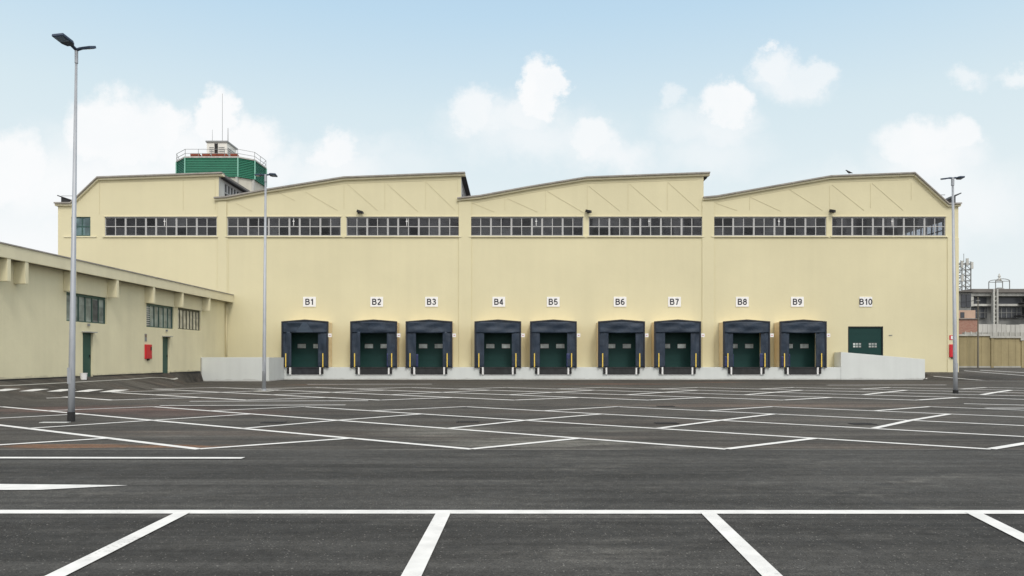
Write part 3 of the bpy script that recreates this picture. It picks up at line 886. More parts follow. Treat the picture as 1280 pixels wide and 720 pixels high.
# small window on the far left
xa, xb = FX(89), FX(113)
w_ = MB()
w_.box(xa, xa + .08, D + .05, D + .13, ZW0, ZW1); w_.box(xb - .08, xb, D + .05, D + .13, ZW0, ZW1)
w_.box(xa + .08, xb - .08, D + .052, D + .13, ZW0, ZW0 + .07); w_.box(xa + .08, xb - .08, D + .052, D + .13, ZW1 - .07, ZW1)
w_.box(xa + .08, xb - .08, D + .06, D + .12, (ZW0 + ZW1) / 2 - .04, (ZW0 + ZW1) / 2 + .04)
for t in (.55,): w_.box(xa + (xb - xa) * t - .04, xa + (xb - xa) * t + .04, D + .058, D + .122, ZW0 + .07, ZW1 - .07)
o = wp(w_, 'window', 'frame_green')
q = MB(); q.box(xa + .08, xb - .08, D + .08, D + .09, ZW0 + .07, ZW1 - .07); q.build('pane', 'glass_teal', o)

# dock doors
SH = [-14.95 + 0, (467.5 - 640) * 55 / F, (536.6 - 640) * 55 / F, (622.3 - 640) * 55 / F, (691.6 - 640) * 55 / F, (776.5 - 640) * 55 / F,
      (846.5 - 640) * 55 / F, (932.5 - 640) * 55 / F, (1003 - 640) * 55 / F]
def dock_door(xc, w, z0, z1, yf, win_z, pieces=False):
    d_ = MB(); n_ = 6; h = (z1 - z0) / n_
    for k in range(n_): d_.box(xc - w / 2, xc + w / 2, yf, yf + .05, z0 + k * h + .006, z0 + (k + 1) * h - .006)
    d_.box(xc - w / 2 + .01, xc + w / 2 - .01, yf + .012, yf + .045, z0, z1)
    o = wp(d_, 'loading_door', 'door_green')
    for s_ in (-1, 1):
        q = MB(); x = xc + s_ * .58
        if pieces:
            for i in range(3):
                q.box(x - .30 + i * .21, x - .14 + i * .21, yf - .012, yf - .002, win_z, win_z + .13); q.box(x - .30 + i * .21, x - .14 + i * .21, yf - .012, yf - .002, win_z + .18, win_z + .31)
        else:
            q.box(x - .30, x + .30, yf - .012, yf - .002, win_z, win_z + .30)
        q.build('door_window', 'glass_door', o)
        fr = MB(); fr.box(x - .34, x + .34, yf - .008, yf - .001, win_z - .04, win_z)
        fr.box(x - .34, x + .34, yf - .008, yf - .001, win_z + .30, win_z + .34)
        fr.build('window_trim', 'door_frame', o)
    return o
for i, x in enumerate(SH):
    dock_door(x, 2.7, .9, 3.9, D - .055, 2.30)
dock_door((B10[0] + B10[1]) / 2, B10[1] - B10[0] - .14, .9, B10[3] - .08, D + .10, 2.36, True)
fr = MB(); fr.box(B10[0], B10[0] + .07, D + .02, D + .2, .9, B10[3]); fr.box(B10[1] - .07, B10[1], D + .02, D + .2, .9, B10[3]); fr.box(B10[0] + .07, B10[1] - .07, D + .02, D + .2, B10[3] - .08, B10[3])
wp(fr, 'door_frame', 'door_frame')
c = MB(); c.box(FX(1111), FX(1115), D - .04, D - .001, FZ(419.5), FZ(418.6))
wp(c, 'door_plate', 'rail')

# ------------------------------------------------------------------ loading platform, parapet and ramp
PF = 55.0
LP = empty('loading_platform', (4, PF, 0))
tag(LP, 'low whitewashed concrete dock platform running along the warehouse foot', 'platform')
def part(mb_, name, m, root, **kw):
    o = mb_.build(name, m, root, **kw); o.location = -Vector(root.location); return o
x0, x1 = FX(330, PF), FX(1051, PF)
c = MB(); c.box(x0, x1, PF, D - .002, -.25, .90)
part(c, 'dock_wall', 'concrete_white', LP, bevel=.01)
c = MB()
c.box(x0, x1, PF - .012, PF - .001, -.2, .035)
part(c, 'footing', 'concrete', LP)

RW = empty('ramp_wall', (26.8, PF, 0))
tag(RW, 'white concrete ramp wall sloping down to the right below door B10', 'wall')
xa, xb = FX(1051, PF), FX(1156, PF)
za, zb = FZ(440, PF), FZ(449, PF)
c = MB(); c.prism_y([(xa + .002, -.25), (xb, -.25), (xb, zb), (xa + .002, za)], PF - .03, PF + .17)
part(c, 'parapet', 'concrete_white', RW, bevel=.01)
c = MB(); c.box(xa + .003, xa + .2, PF + .172, D - .08, .2, za - .02)
part(c, 'return_wall', 'concrete_white', RW)
c = MB(); c.prism_y([(xa + .21, -.2), (xb, -.2), (xb, .55), (FX(1110, PF), .88), (xa + .21, .88)], PF + .175, D - .055)
part(c, 'ramp_deck', 'concrete', RW)

PY = 51.5
PW = empty('parapet_wall', (-18.3, PY, 0))
tag(PW, 'plain white concrete parapet beside the second lamp post, left of dock B1', 'wall')
c = MB(); c.box(WING_X + .02, FX(336, PY), PY, PY + .2, -.25, FZ(446.6, PY))
part(c, 'parapet', 'concrete_white', PW, bevel=.012)
c = MB(); c.box(FX(336, PY) - .2, FX(336, PY), PY + .202, PF + .6, -.25, FZ(446.6, PY) - .01)
part(c, 'return_wall', 'concrete_white', PW)
c = MB(); c.box(WING_X + .02, WING_X + .1, PY - .03, PY - .001, 0, FZ(446.6, PY) - .03)
part(c, 'end_strip', 'concrete', PW)

# ------------------------------------------------------------------ dock shelters and levellers
def copy_tree(o, parent=None):
    c_ = o.copy(); COL.objects.link(c_); c_.parent = parent
    for ch in list(o.children): copy_tree(ch, c_)
    return c_

def ruffle(x0, x1, z0, z1, yf, nxx, nzz, amp, seed, sag=0.0):
    """slack fabric sheet with its own folds and thickness"""
    rr = random.Random(seed); mb_ = MB(); ph = [rr.uniform(0, 6.3) for _ in range(6)]
    def off(a, b):
        return amp * (math.sin(a * 5 + ph[0] + b * 2) + .6 * math.sin(a * 11 + ph[1] - b * 6) + .5 * math.sin(b * 9 + ph[2] + a * 3))
    vs = []
    for back in (0, 1):
        for j in range(nzz + 1):
            for i in range(nxx + 1):
                a, b = i / nxx, j / nzz
                e = min(a, 1 - a, .15) / .15
                vs.append((x0 + (x1 - x0) * a, yf - off(a, b) * e - abs(amp) * 1.5 + back * .03, z0 + (z1 - z0) * b - sag * math.sin(a * math.pi) * (1 - b)))
    n_ = (nxx + 1) * (nzz + 1); fs = []
    idx = lambda i, j, k: k * n_ + j * (nxx + 1) + i
    for j in range(nzz):
        for i in range(nxx):
            fs.append([idx(i, j, 0), idx(i + 1, j, 0), idx(i + 1, j + 1, 0), idx(i, j + 1, 0)])
            fs.append([idx(i, j, 1), idx(i, j + 1, 1), idx(i + 1, j + 1, 1), idx(i + 1, j, 1)])
    for i in range(nxx):
        fs.append([idx(i, 0, 0), idx(i, 0, 1), idx(i + 1, 0, 1), idx(i + 1, 0, 0)]); fs.append([idx(i, nzz, 0), idx(i + 1, nzz, 0), idx(i + 1, nzz, 1), idx(i, nzz, 1)])
    for j in range(nzz):
        fs.append([idx(0, j, 0), idx(0, j + 1, 0), idx(0, j + 1, 1), idx(0, j, 1)]); fs.append([idx(nxx, j, 0), idx(nxx, j, 1), idx(nxx, j + 1, 1), idx(nxx, j + 1, 0)])
    mb_.add(vs, fs)
    return mb_

PXM = 55.0 / F
SW = 58.4 * PXM / 2            # half width 1.69
Z0, ZT, ZR = .93, EYE + (447 - 401.8) * PXM, EYE + (447 - 399.4) * PXM
OP_L, OP_R, OP_T = -SW + 12.7 * PXM, SW - 12.2 * PXM, EYE + (447 - 415.8) * PXM
blue_left, blue_right = {3, 8, 9}, {2, 5, 8}
for i, X in enumerate(SH):
    n = i + 1
    yF = PF - .12
    s = empty('dock_shelter', (X, PF, .9))
    L0 = Vector((X, PF, .9))
    extra = {1: 'black and navy dock shelter around door B1 with a folded triangular flap', 9: 'black and navy dock shelter around door B9, a pale strip hanging inside'}
    tag(s, extra.get(n, 'black and navy fabric dock shelter around the green door below sign B%d' % n), 'dock shelter', 'dock shelters along the warehouse')
    def sp(mb_, name, m, parent=s, **kw):
        return mb_.build(name, m, parent, **kw)
    # local coordinates: x from centre, y from platform front, z from platform top
    zt, zr_, z0 = ZT - .9, ZR - .9, .012
    hs = MB()
    hs.box(-SW + .04, -SW + .14, -.04, D - PF - .055 - .001, z0, zt - .05); hs.box(SW - .14, SW - .04, -.04, D - PF - .056, z0, zt - .05)
    hs.prism_y([(-SW + .04, zt - .051), (SW - .04, zt - .051), (0, zr_ - .11)], -.04, D - PF - .004)
    hs.box(-SW + .141, SW - .141, -.04, D - PF - .06, zt - .16, zt - .052)
    sp(hs, 'housing', 'housing')
    t_ = MB(); t_.prism_y([(-SW + .1, zt - .07), (SW - .1, zt - .07), (0, zr_ - .085)], -.16, -.046); sp(t_, 'gable_panel', 'curtain')
    fr = MB()
    fr.box(-SW, -SW + .10, -.19, -.045, z0 - .05, zt - .04); fr.box(SW - .10, SW, -.19, -.045, z0 - .05, zt - .04)
    for a, b in (((-SW, zt), (0, zr_)), ((0, zr_), (SW, zt))):
        fr.prism_y([a, b, (b[0], b[1] - .10), (a[0], a[1] - .10)], -.20, -.044)
    sp(fr, 'frame', 'shelter_frame')
    ol, orr, ot = OP_L, OP_R, OP_T - .9
    jr = random.Random(n * 3 + 1); jx = jr.uniform(-.06, .06); jx2 = jr.uniform(-.06, .06)
    hd = ruffle(-SW + .08, SW - .08, ot, zt - .04, -.13, 28, 10, .030, n * 5, jr.uniform(.01, .07))
    sp(hd, 'head_curtain', 'curtain', smooth=True)
    sp(ruffle(-SW + .08, ol + jx, z0, ot + .06, -.085, 10, 26, .026, n * 7), 'side_curtain', 'curtain', smooth=True)
    sp(ruffle(orr + jx2, SW - .08, z0, ot + .06, -.085, 10, 26, .030, n * 11), 'side_curtain', 'curtain', smooth=True)
    if n in blue_left: sp(ruffle(ol - .02, ol + .16 if n == 3 else ol + .04, z0, .95, -.05, 4, 10, .012, n), 'inner_flap', 'curtain2', smooth=True)
    if n in blue_left - {3}: sp(ruffle(-SW + .1, -SW + .42, z0, .8, -.15, 4, 10, .008, n + 40), 'inner_flap', 'curtain2', smooth=True)
    if n in blue_right: sp(ruffle(orr - .03, orr + .2, z0, 1.0, -.135, 4, 10, .010, n + 20), 'inner_flap', 'curtain2', smooth=True)
    if n == 1:
        t_ = MB(); zb_ = ot + .02
        t_.prism_y([(-.62, zb_), (.62, zb_), (.12, zt - .1), (-.16, zt - .1)], -.245, -.225)
        sp(t_, 'folded_flap', mat('folded_fabric', (.035, .055, .085), .5, noise=(1.5, .2), bump=(3, .6)))
    if n == 9:
        t_ = MB(); t_.bar((orr - .02, -.05, ot), (orr + .12, -.05, z0), .14, .02, up=(0, 1, 0))
        sp(t_, 'hanging_strip', mat('grey_strip', (.22, .25, .25), .6))
    # yellow guide stripes on both side curtains
    for sx_ in (-SW + 5.6 * PXM, SW - 6.6 * PXM):
        t_ = MB(); t_.box(sx_ - .038, sx_ + .038, -.215, -.185, z0, z0 + 1.0)
        sp(t_, 'guide_stripe', 'yellow', bevel=.01)
    # square plate on the right edge
    t_ = MB(); t_.box(SW + .001, SW + .25, -.19, -.17, 2.18, 2.44); t_.box(SW - .04, SW + .1, -.168, -.15, 2.26, 2.34)
    pl_ = sp(t_, 'plate', 'white')
    t_ = MB(); t_.box(SW + .07, SW + .18, -.196, -.1915, 2.285, 2.325)
    t_.build('plate_mark', 'red', pl_)

for i, X in enumerate(SH):
    n = i + 1
    s = empty('dock_leveller', (X, PF, .88))
    tag(s, 'dark steel dock leveller in the white platform edge under dock B%d' % n, 'dock leveller', 'dock levellers set in the platform edge')
    hw = 17.2 * PXM
    t_ = MB(); t_.box(-hw, hw, -.06, -.004, -.50, .02)
    t_.box(-hw, hw, -.10, -.061, -.03, .035)
    t_.box(-hw + .08, hw - .08, -.075, -.061, -.46, -.42)
    for k in range(9): t_.box(-hw + .2 + k * (2 * hw - .4) / 8 - .03, -hw + .2 + k * (2 * hw - .4) / 8 + .03, -.08, -.0615, -.2, -.12)
    o = t_.build('lip_plate', mat('rusty_leveller', (.03, .033, .04), .5, metal=.3, noise=(3, .4)) if n == 1 else 'leveller', s)
    for s_ in (-1, 1):
        xx = s_ * (hw + .09)
        t_ = MB(); t_.box(xx - .055, xx + .055, -.10, -.004, -.50, .03); t_.build('guide_rail', 'white', s)
        xx = s_ * (hw + .245)
        t_ = MB(); t_.box(xx - .07, xx + .07, -.16, -.004, -.45, -.0); t_.build('bumper', 'rubber', s, bevel=.015)
    t_ = MB(); t_.box(-hw - .04, hw + .04, -.03, -.003, -.545, -.505); t_.build('sill_strip', 'white', s)

# bold sans lettering drawn as strokes (x right, y up, cap height 1)
def arc(cx, cy, rx, ry, a0, a1, n=14):
    return [(cx + rx * math.cos(R(a0 + (a1 - a0) * k / n)), cy + ry * math.sin(R(a0 + (a1 - a0) * k / n))) for k in range(n + 1)]
GL = {
 'B': (.74, [[(.09, 0), (.09, 1)], [(.09, .925), (.40, .925)] + arc(.40, .735, .19, .19, 90, -90) + [(.09, .545)], [(.09, .5449), (.42, .5449)] + arc(.42, .31, .235, .235, 90, -90) + [(.09, .075)]]),
 '0': (.66, [arc(.33, .5, .245, .425, 90, 450, 30)]),
 '1': (.52, [[(.34, 0), (.34, 1)], [(.09, .74), (.22, .80), (.34, .95)]]),
 '2': (.66, [arc(.325, .69, .23, .235, 165, -25, 16) + [(.45, .47), (.10, .13)], [(.06, .075), (.58, .075)]]),
 '3': (.66, [arc(.31, .725, .21, .20, 160, -80, 14) + [(.24, .53)], arc(.32, .30, .235, .225, 82, -160, 16)]),
 '4': (.66, [[(.45, 0), (.45, .98)], [(.45, .93), (.08, .33)], [(.04, .26), (.62, .26)]]),
 '5': (.66, [[(.55, .925), (.18, .925), (.12, .50)] + arc(.32, .32, .24, .245, 138, -155, 18)]),
 '6': (.66, [arc(.34, .31, .235, .235, 0, 360, 24), arc(.46, .50, .36, .42, 178, 92, 10) + [(.53, .86)]]),
 '7': (.66, [[(.05, .925), (.58, .925)], [(.55, .90), (.36, .50), (.26, 0)]]),
 '8': (.66, [arc(.33, .735, .20, .19, 0, 360, 22), arc(.33, .30, .24, .235, 0, 360, 24)]),
 '9': (.66, [arc(.32, .69, .235, .235, 0, 360, 24), arc(.20, .50, .36, .42, 2, -88, 10) + [(.13, .14)]]),
}
def glyphs(txt, cap, w=.19):
    mb_ = MB(); gap = .10; tot = sum(GL[c][0] for c in txt) + gap * (len(txt) - 1); x = -tot / 2; lay = 0
    for c in txt:
        for line in GL[c][1]:
            P_ = [Vector(p) for p in line]; closed = (P_[0] - P_[-1]).length < 1e-4
            yy = -.047 - .0006 * lay; lay = (lay + 1) % 4
            pts = []
            for i_, p in enumerate(P_):
                a = P_[i_ - 1] if i_ > 0 else (P_[-2] if closed else p); b = P_[i_ + 1] if i_ < len(P_) - 1 else (P_[1] if closed else p)
                d1 = (p - a).normalized() if (p - a).length > 1e-6 else (b - p).normalized()
                d2 = (b - p).normalized() if (b - p).length > 1e-6 else d1
                n_ = Vector((-(d1 + d2).y, (d1 + d2).x)).normalized(); m_ = 1 / max(.5, n_.dot(Vector((-d1.y, d1.x))))
                for sg_ in (1, -1): pts.append(p + n_ * sg_ * w / 2 * m_)
            mb_.add([((x + q.x) * cap, yy, (q.y - .5) * cap) for q in pts],
                    [[2 * i_, 2 * i_ + 1, 2 * i_ + 3, 2 * i_ + 2] for i_ in range(len(P_) - 1)])
        x += GL[c][0] + gap
    return mb_
# ------------------------------------------------------------------ dock number signs
SIGNS = [387, 471, 539.5, 623.5, 691.5, 775, 843, 927.7, 996.5, 1082]
for i, px in enumerate(SIGNS):
    n = i + 1
    s = empty('dock_sign', (FX(px), D, FZ(377.3)))
    tag(s, 'white rectangular wall sign reading B%d in dark bold letters' % n, 'sign', 'dock number signs')
    w, h = 16.0 / S / 2, 12.4 / S / 2
    t_ = MB(); t_.box(-w, w, -.045, -.002, -h, h); t_.build('panel', 'white', s, bevel=.006)
    lb = glyphs('B%d' % n, .45)
    lb.build('lettering', 'black', s)

# ------------------------------------------------------------------ floodlights on the wall
FLB = ['small black floodlight on the wall above the windows of docks B2 and B3', 'small black floodlight on the wall above the windows between B5 and B6', 'small black floodlight on the wall high above sign B9']
for (px, py, rz), lab in zip(((448.5, 265.5, .5), (735.5, 265, -.1), (1041, 264.5, -.5)), FLB):
    s = empty('floodlight', (FX(px), D, FZ(py)), rz)
    tag(s, lab, 'floodlight', 'floodlights above the window band')
    t_ = MB(); t_.bar((-.14, -.10, .07), (.14, -.36, -.05), .26, .20); t_.build('lamp_head', 'rubber', s, bevel=.02)
    t_ = MB(); t_.box(.10, .24, -.44, -.37, -.14, -.02); t_.build('lens', 'lens_dark', s)
    t_ = MB(); t_.box(-.03, .03, -.079, .05, -.03, .03); t_.box(-.09, .09, -.02, .02, -.09, .09); t_.build('bracket', 'rubber', s)

# ------------------------------------------------------------------ annex on the left
AX = empty('annex_building', (WING_X, 38, .65))
tag(AX, 'low cream annex with green doors and a deep eave on the left', 'annex')
def ap(mb_, name, m, **kw):
    o = mb_.build(name, m, AX, **kw); o.location = -Vector(AX.location); return o
def WD(px, x=WING_X): return -x * F / (HX - px)      # depth of a point of the annex wall
ZE = 6.22
wins = [(WD(83), WD(133.5), 3.34, 4.72), (WD(183), WD(217.5), 3.38, 4.76), (WD(222.5), WD(251), 3.42, 4.78)]
doors = [(WD(103.5), WD(116), .62, 2.84), (WD(203.3), WD(211.7), .64, 2.86)]
us = sorted([8, D - .12] + [w[k] for w in wins for k in (0, 1)] + [d_[k] for d_ in doors for k in (0, 1)])
zs = sorted(set([-.3, .62, .64, 2.84, 2.86, 3.34, 3.38, 3.42, 4.72, 4.76, 4.78, ZE - .5]))
def ahole(u_, z_):
    return any(a < u_ < b and c_ < z_ < e for a, b, c_, e in wins + doors)
aw = MB(); wall_grid(aw, us, zs, ahole, -.3, 'y', WING_X)
ap(aw, 'wall', 'stucco_wing')
t_ = MB(); t_.box(-46, WING_X - .31, 8, 8.3, -.3, ZE - .5); t_.box(-46, -45.7, 8.31, D - .12, -.3, ZE - .5); ap(t_, 'wall', 'stucco_wing')
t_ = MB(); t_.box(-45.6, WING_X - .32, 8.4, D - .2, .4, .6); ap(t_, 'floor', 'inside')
t_ = MB(); t_.box(-46, WING_X + .38, 7.8, D - .06, ZE - .52, ZE - .42); ap(t_, 'roof', 'roof')
t_ = MB(); t_.box(WING_X + .38, WING_X + .52, 7.8, D - .06, ZE - .56, ZE - .02); ap(t_, 'fascia', 'stucco_pale', bevel=.01)
t_ = MB(); t_.box(WING_X + .30, WING_X + .56, 7.75, D - .05, ZE - .018, ZE + .035); ap(t_, 'coping', 'coping')
for px, zb_ in ((-6, 4.73), (17, 4.73), (79, 4.74), (134, 4.73), (181, 4.74), (218, 4.76), (252.5, 4.78)):
    d0 = WD(px)
    t_ = MB(); t_.box(WING_X + .001, WING_X + .50, d0, d0 + .22, zb_, ZE - .565); ap(t_, 'fin', 'stucco_wing', bevel=.01)
for k, (a, b, c_, e) in enumerate(wins):
    w_ = MB(); xf = WING_X - .12
    w_.box(xf - .05, xf + .03, a, b, e - .13, e); w_.box(xf - .05, xf + .03, a, b, c_, c_ + .05)
    w_.box(xf - .05, xf + .03, a, a + .06, c_ + .05, e - .13); w_.box(xf - .05, xf + .03, b - .06, b, c_ + .05, e - .13)
    n_ = (6, 6, 7)[k]
    for i in range(1, n_): yy = a + (b - a) * i / n_; w_.box(xf - .045, xf + .02, yy - .03, yy + .03, c_ + .05, e - .13)
    o = ap(w_, 'window', 'frame_green' if k < 2 else mat('brown_green_frame', (.05, .055, .035), .6))
    q = MB(); q.box(xf - .03, xf - .02, a + .06, b - .06, c_ + .05, e - .13)
    q.build('pane', ('glass_pale', 'glass_pale', 'glass_cream')[k], o)
    if k == 0:
        yy = a + (b - a) * 4.05 / 6
        q = MB(); q.box(xf - .015, xf - .005, yy, yy + (b - a) * .15, c_ + .05, e - .2); q.build('pane', 'glass_grey', o)
    if k == 1:
        q = MB(); n2 = 9
        for i in range(n2): q.box(xf - .01, xf + .03, a + .06, a + (b - a) / 6 - .03, c_ + .1 + i * .125, c_ + .16 + i * .125)
        q.build('louvre', 'bg_white', o)
for k, (a, b, c_, e) in enumerate(doors):
    q = MB(); q.box(WING_X - .16, WING_X - .10, a, b, c_, e - .02)
    o = ap(q, 'door', 'door_green2')
    q = MB(); q.box(WING_X - .095, WING_X - .05, b - .16, b - .1, c_ + 1.0, c_ + 1.12); q.build('handle', 'rubber', o)
    q = MB(); q.box(WING_X - .10, WING_X + .18, a - .1, b + .12, e + .005, e + .055); ap(q, 'door_canopy', 'concrete')
    q = MB(); q.box(WING_X + .001, WING_X + .09, (a + b) / 2 - .06, (a + b) / 2 + .06, e + .33, e + .45); ap(q, 'door_lamp', 'rail')
t_ = MB(); t_.tube([(WING_X + .10, D - .35, .5), (WING_X + .10, D - .35, ZE - .57)], [.055, .055]); ap(t_, 'downpipe', 'pipe', smooth=True)
t_ = MB(); t_.box(WING_X + .001, WING_X + .03, 8, doors[0][0] - .02, .5, .70); t_.box(WING_X + .001, WING_X + .03, doors[0][1] + .02, doors[1][0] - .02, .5, .70)
t_.box(WING_X + .001, WING_X + .03, doors[1][1] + .02, 51.4, .5, .69)
ap(t_, 'plinth', 'rubber')

# fire hose cabinets
def hose_cabinet(loc, rz, label, w=.62, h=.80, dp=.10):
    s = empty('fire_hose_cabinet', loc, rz); tag(s, label, 'fire hose cabinet', 'red fire hose cabinets')
    t_ = MB(); t_.box(-w / 2, w / 2, -dp, -.002, 0, h); t_.build('cabinet', 'red', s, bevel=.015)
    t_ = MB(); t_.box(-w / 2 + .05, w / 2 - .05, -dp - .012, -dp - .001, .05, h - .05); d_ = t_.build('cabinet_door', 'red', s, bevel=.004)
    t_ = MB(); t_.box(w / 2 - .2, w / 2 - .08, -dp - .025, -dp - .013, h - .34, h - .14); t_.build('handle', 'rubber', d_)
    t_ = MB(); t_.box(-.1, .1, -dp + .01, -.03, -.09, -.002); t_.build('outlet', 'rubber', s)
    return s
hose_cabinet((WING_X, (WD(180) + WD(188.5)) / 2, 1.53), R(90), 'red fire hose cabinet on the annex wall between its two green doors', .72, .83)
hose_cabinet((FX(1190), D - .05, FZ(446.5)), 0, 'red fire hose cabinet behind the right lamp post near the warehouse corner', .50, .95)
s = empty('fire_sign', (FX(1189.5), D - .05, FZ(422))); tag(s, 'small red and white fire sign above the cabinet at the warehouse corner', 'sign')
t_ = MB(); t_.box(-.20, .20, -.02, -.001, -.17, .17); t_.build('panel', 'red', s)
t_ = MB(); t_.box(-.09, .09, -.026, -.021, -.12, .12); t_.build('sign_symbol', 'white', s)
s = empty('fire_sign', (WING_X, WD(182), FZ(422, WD(182)))); s.rotation_euler = (0, 0, R(90))
tag(s, 'small grey plate above the red cabinet on the annex wall', 'sign')
t_ = MB(); t_.box(-.12, .12, -.02, -.001, -.22, .22); t_.build('panel', 'rail', s)
t_ = MB(); t_.box(-.08, .08, -.026, -.021, .02, .18); t_.build('sign_symbol', 'brown', s)

# white bucket by the first green door
bx, by = -20.62, WD(104.5, -20.62)
s = empty('bucket', (bx, by, H(bx, by))); tag(s, 'small white bucket standing beside the nearer green annex door', 'bucket')
t_ = MB(); t_.tube([(0, 0, 0), (0, 0, .29)], [.135, .16], 24); t_.build('bucket_body', 'white', s, smooth=False)
t_ = MB(); t_.tube([(0, 0, .291), (0, 0, .32)], [.172, .172], 24); t_.build('lid', 'white', s)

# ------------------------------------------------------------------ lamp posts
def lamp_post(x, y, height, lean, label, r0, r1, heads, foot='sleeve'):
    s = empty('lamp_post', (x, y, H(x, y))); tag(s, label, 'lamp post', 'lamp posts in the car park')
    t_ = MB(); t_.tube([(0, 0, 0), (lean * .12, 0, height * .12), (lean, 0, height)], [r0, r0 * .96, r1], 20)
    t_.build('pole', 'galv', s, smooth=True)
    if foot == 'sleeve':
        t_ = MB(); t_.tube([(0, 0, .002), (0, 0, .24)], [r0 * 1.14, r0 * 1.12], 20); t_.build('foot_sleeve', 'rubber', s)
        t_ = MB(); t_.box(-.55, .12, -.42, -.22, .002, .012); t_.build('footing', 'concrete_white', s)
    elif foot == 'plate':
        t_ = MB(); t_.box(-.36, .36, -.36, .36, -.02, .02); t_.build('footing', 'concrete', s, bevel=.01)
        t_ = MB(); t_.tube([(0, 0, .021), (0, 0, .12)], [r0 * 1.25, r0 * 1.2], 16); t_.build('foot_sleeve', 'galv', s)
    else:
        t_ = MB(); t_.tube([(0, 0, .002), (0, 0, .16)], [r0 * 1.3, r0 * 1.25], 16); t_.build('foot_sleeve', 'rubber', s)
    t_ = MB(); t_.tube([(lean, 0, height - .30), (lean, 0, height + .05)], [r1 * 1.45, r1 * 1.45], 16); t_.build('collar', 'galv', s, smooth=False)
    t_ = MB(); t_.box(-.055, .055, -r0 - .002, -r0 * .6, .95, 1.35); t_.build('service_hatch', 'galv', s)
    for (rz, pitch, roll, L_, W_) in heads:
        h = empty('lamp_head', (lean, 0, height + .03)); h.parent = s
        h.rotation_euler = (R(pitch), R(roll), R(rz))
        # local -y is outwards
        t_ = MB(); t_.tube([(0, 0, 0), (0, -.12, .02), (0, -.22, .02)], [.04, .04, .03], 10); t_.build('arm', 'lamp_dark', h)
        t_ = MB(); t_.prism_z([(-W_ * .3, -.18), (W_ * .3, -.18), (W_ / 2, -.18 - L_ * .25), (W_ / 2, -.18 - L_), (-W_ / 2, -.18 - L_), (-W_ / 2, -.18 - L_ * .25)], -.012, .05)
        t_.build('housing', 'lamp_dark', h, bevel=.008)
        t_ = MB(); t_.box(-W_ / 2 + .03, W_ / 2 - .03, -.15 - L_, -.18 - L_ * .45, -.02, -.013); t_.build('lamp_glass', 'lens', h)
    return s
gx1, gy1 = G(89, 527)
lamp_post(gx1, gy1, FZ(64, gy1), .13, 'tall galvanised lamp post with black foot, nearest, in front of the annex', .079, .028,
          [(-12, -11, 0, .44, .32), (80, -2, -22, .30, .24)], 'sleeve')
gx1, gy1 = G(330, 489)
lamp_post(gx1, gy1, FZ(219.5, gy1), .08, 'galvanised lamp post standing before the white parapet left of dock B1', .09, .045,
          [(-92, 4, 3, .30, .34), (88, 4, 10, .34, .34)], 'plate')
gx1, gy1 = G(1194.5, 492)
lamp_post(gx1, gy1, FZ(223.5, gy1), -.13, 'galvanised lamp post at the right before the warehouse corner', .09, .045,
          [(-94, 6, 10, .30, .20), (86, 2, 4, .26, .36)], 'short')

# ------------------------------------------------------------------ green control tower behind the roof
TD = 100.0
TW = empty('control_tower', (-39, TD + 4, 0)); tag(TW, 'green louvred octagonal tower with a railed deck rising behind the roof', 'tower')
def tp(mb_, name, m, **kw):
    o = mb_.build(name, m, TW, **kw); o.location = -Vector(TW.location); return o
def TXY(px, d): return ((px - HX) * d / F, d)
plan = [TXY(220.5, 102.3), TXY(231.3, 100), TXY(297.3, 100), TXY(318.5, 101.5), TXY(332.8, 105.8), TXY(325, 109.5), TXY(250, 110.5), TXY(226, 107)]
ZG1 = EYE + (447 - 197.2) * TD / F; ZG0 = ZG1 - 2.5
cxm = sum(p[0] for p in plan) / 8; cym = sum(p[1] for p in plan) / 8
def inset(k): return [(cxm + (x - cxm) * k, cym + (y - cym) * k) for x, y in plan]
t_ = MB(); t_.prism_z(inset(.955), 0, ZG0 - .001); tp(t_, 'tower_wall', 'tower_wall')
t_ = MB(); t_.prism_z(inset(.985), ZG0, ZG1); tp(t_, 'louvre_backing', 'tower_green')
t_ = MB()
for k in range(11):
    z = ZG0 + .04 + k * .225
    n_ = 8; o0, o1 = inset(1.0), inset(.986)
    vs = [(x, y, z) for x, y in o0] + [(x, y, z + .15) for x, y in o1] + [(x, y, z) for x, y in o1]
    t_.add(vs, [[i, (i + 1) % n_, (i + 1) % n_ + n_, i + n_] for i in range(n_)] + [[i, (i + 1) % n_, (i + 1) % n_ + 2 * n_, i + 2 * n_] for i in range(n_)])
tp(t_, 'louvre', 'tower_green')
for (x, y) in inset(1.004):
    t_ = MB(); t_.box(x - .07, x + .07, y - .07, y + .07, ZG0, ZG1); tp(t_, 'corner_trim', 'tower_green_trim')
for (x, y) in inset(.955):
    t_ = MB(); t_.box(x - .16, x + .16, y - .16, y + .16, 0, ZG0 - .002); tp(t_, 'column', 'bg_white')
t_ = MB(); t_.prism_z(inset(1.01), ZG1 + .001, ZG1 + .18); tp(t_, 'deck_edge', 'bg_white')
t_ = MB()
rp = inset(.995)
for i in range(8):
    a, b = rp[i], rp[(i + 1) % 8]; n_ = max(1, int(((a[0] - b[0]) ** 2 + (a[1] - b[1]) ** 2) ** .5 / 1.7))
    for z in (ZG1 + .58, ZG1 + 1.13): t_.bar((a[0], a[1], z), (b[0], b[1], z), .045)
    for k in range(n_):
        x, y = a[0] + (b[0] - a[0]) * k / n_, a[1] + (b[1] - a[1]) * k / n_
        t_.box(x - .025, x + .025, y - .025, y + .025, ZG1 + .18, ZG1 + 1.13)
tp(t_, 'railing', 'rail')
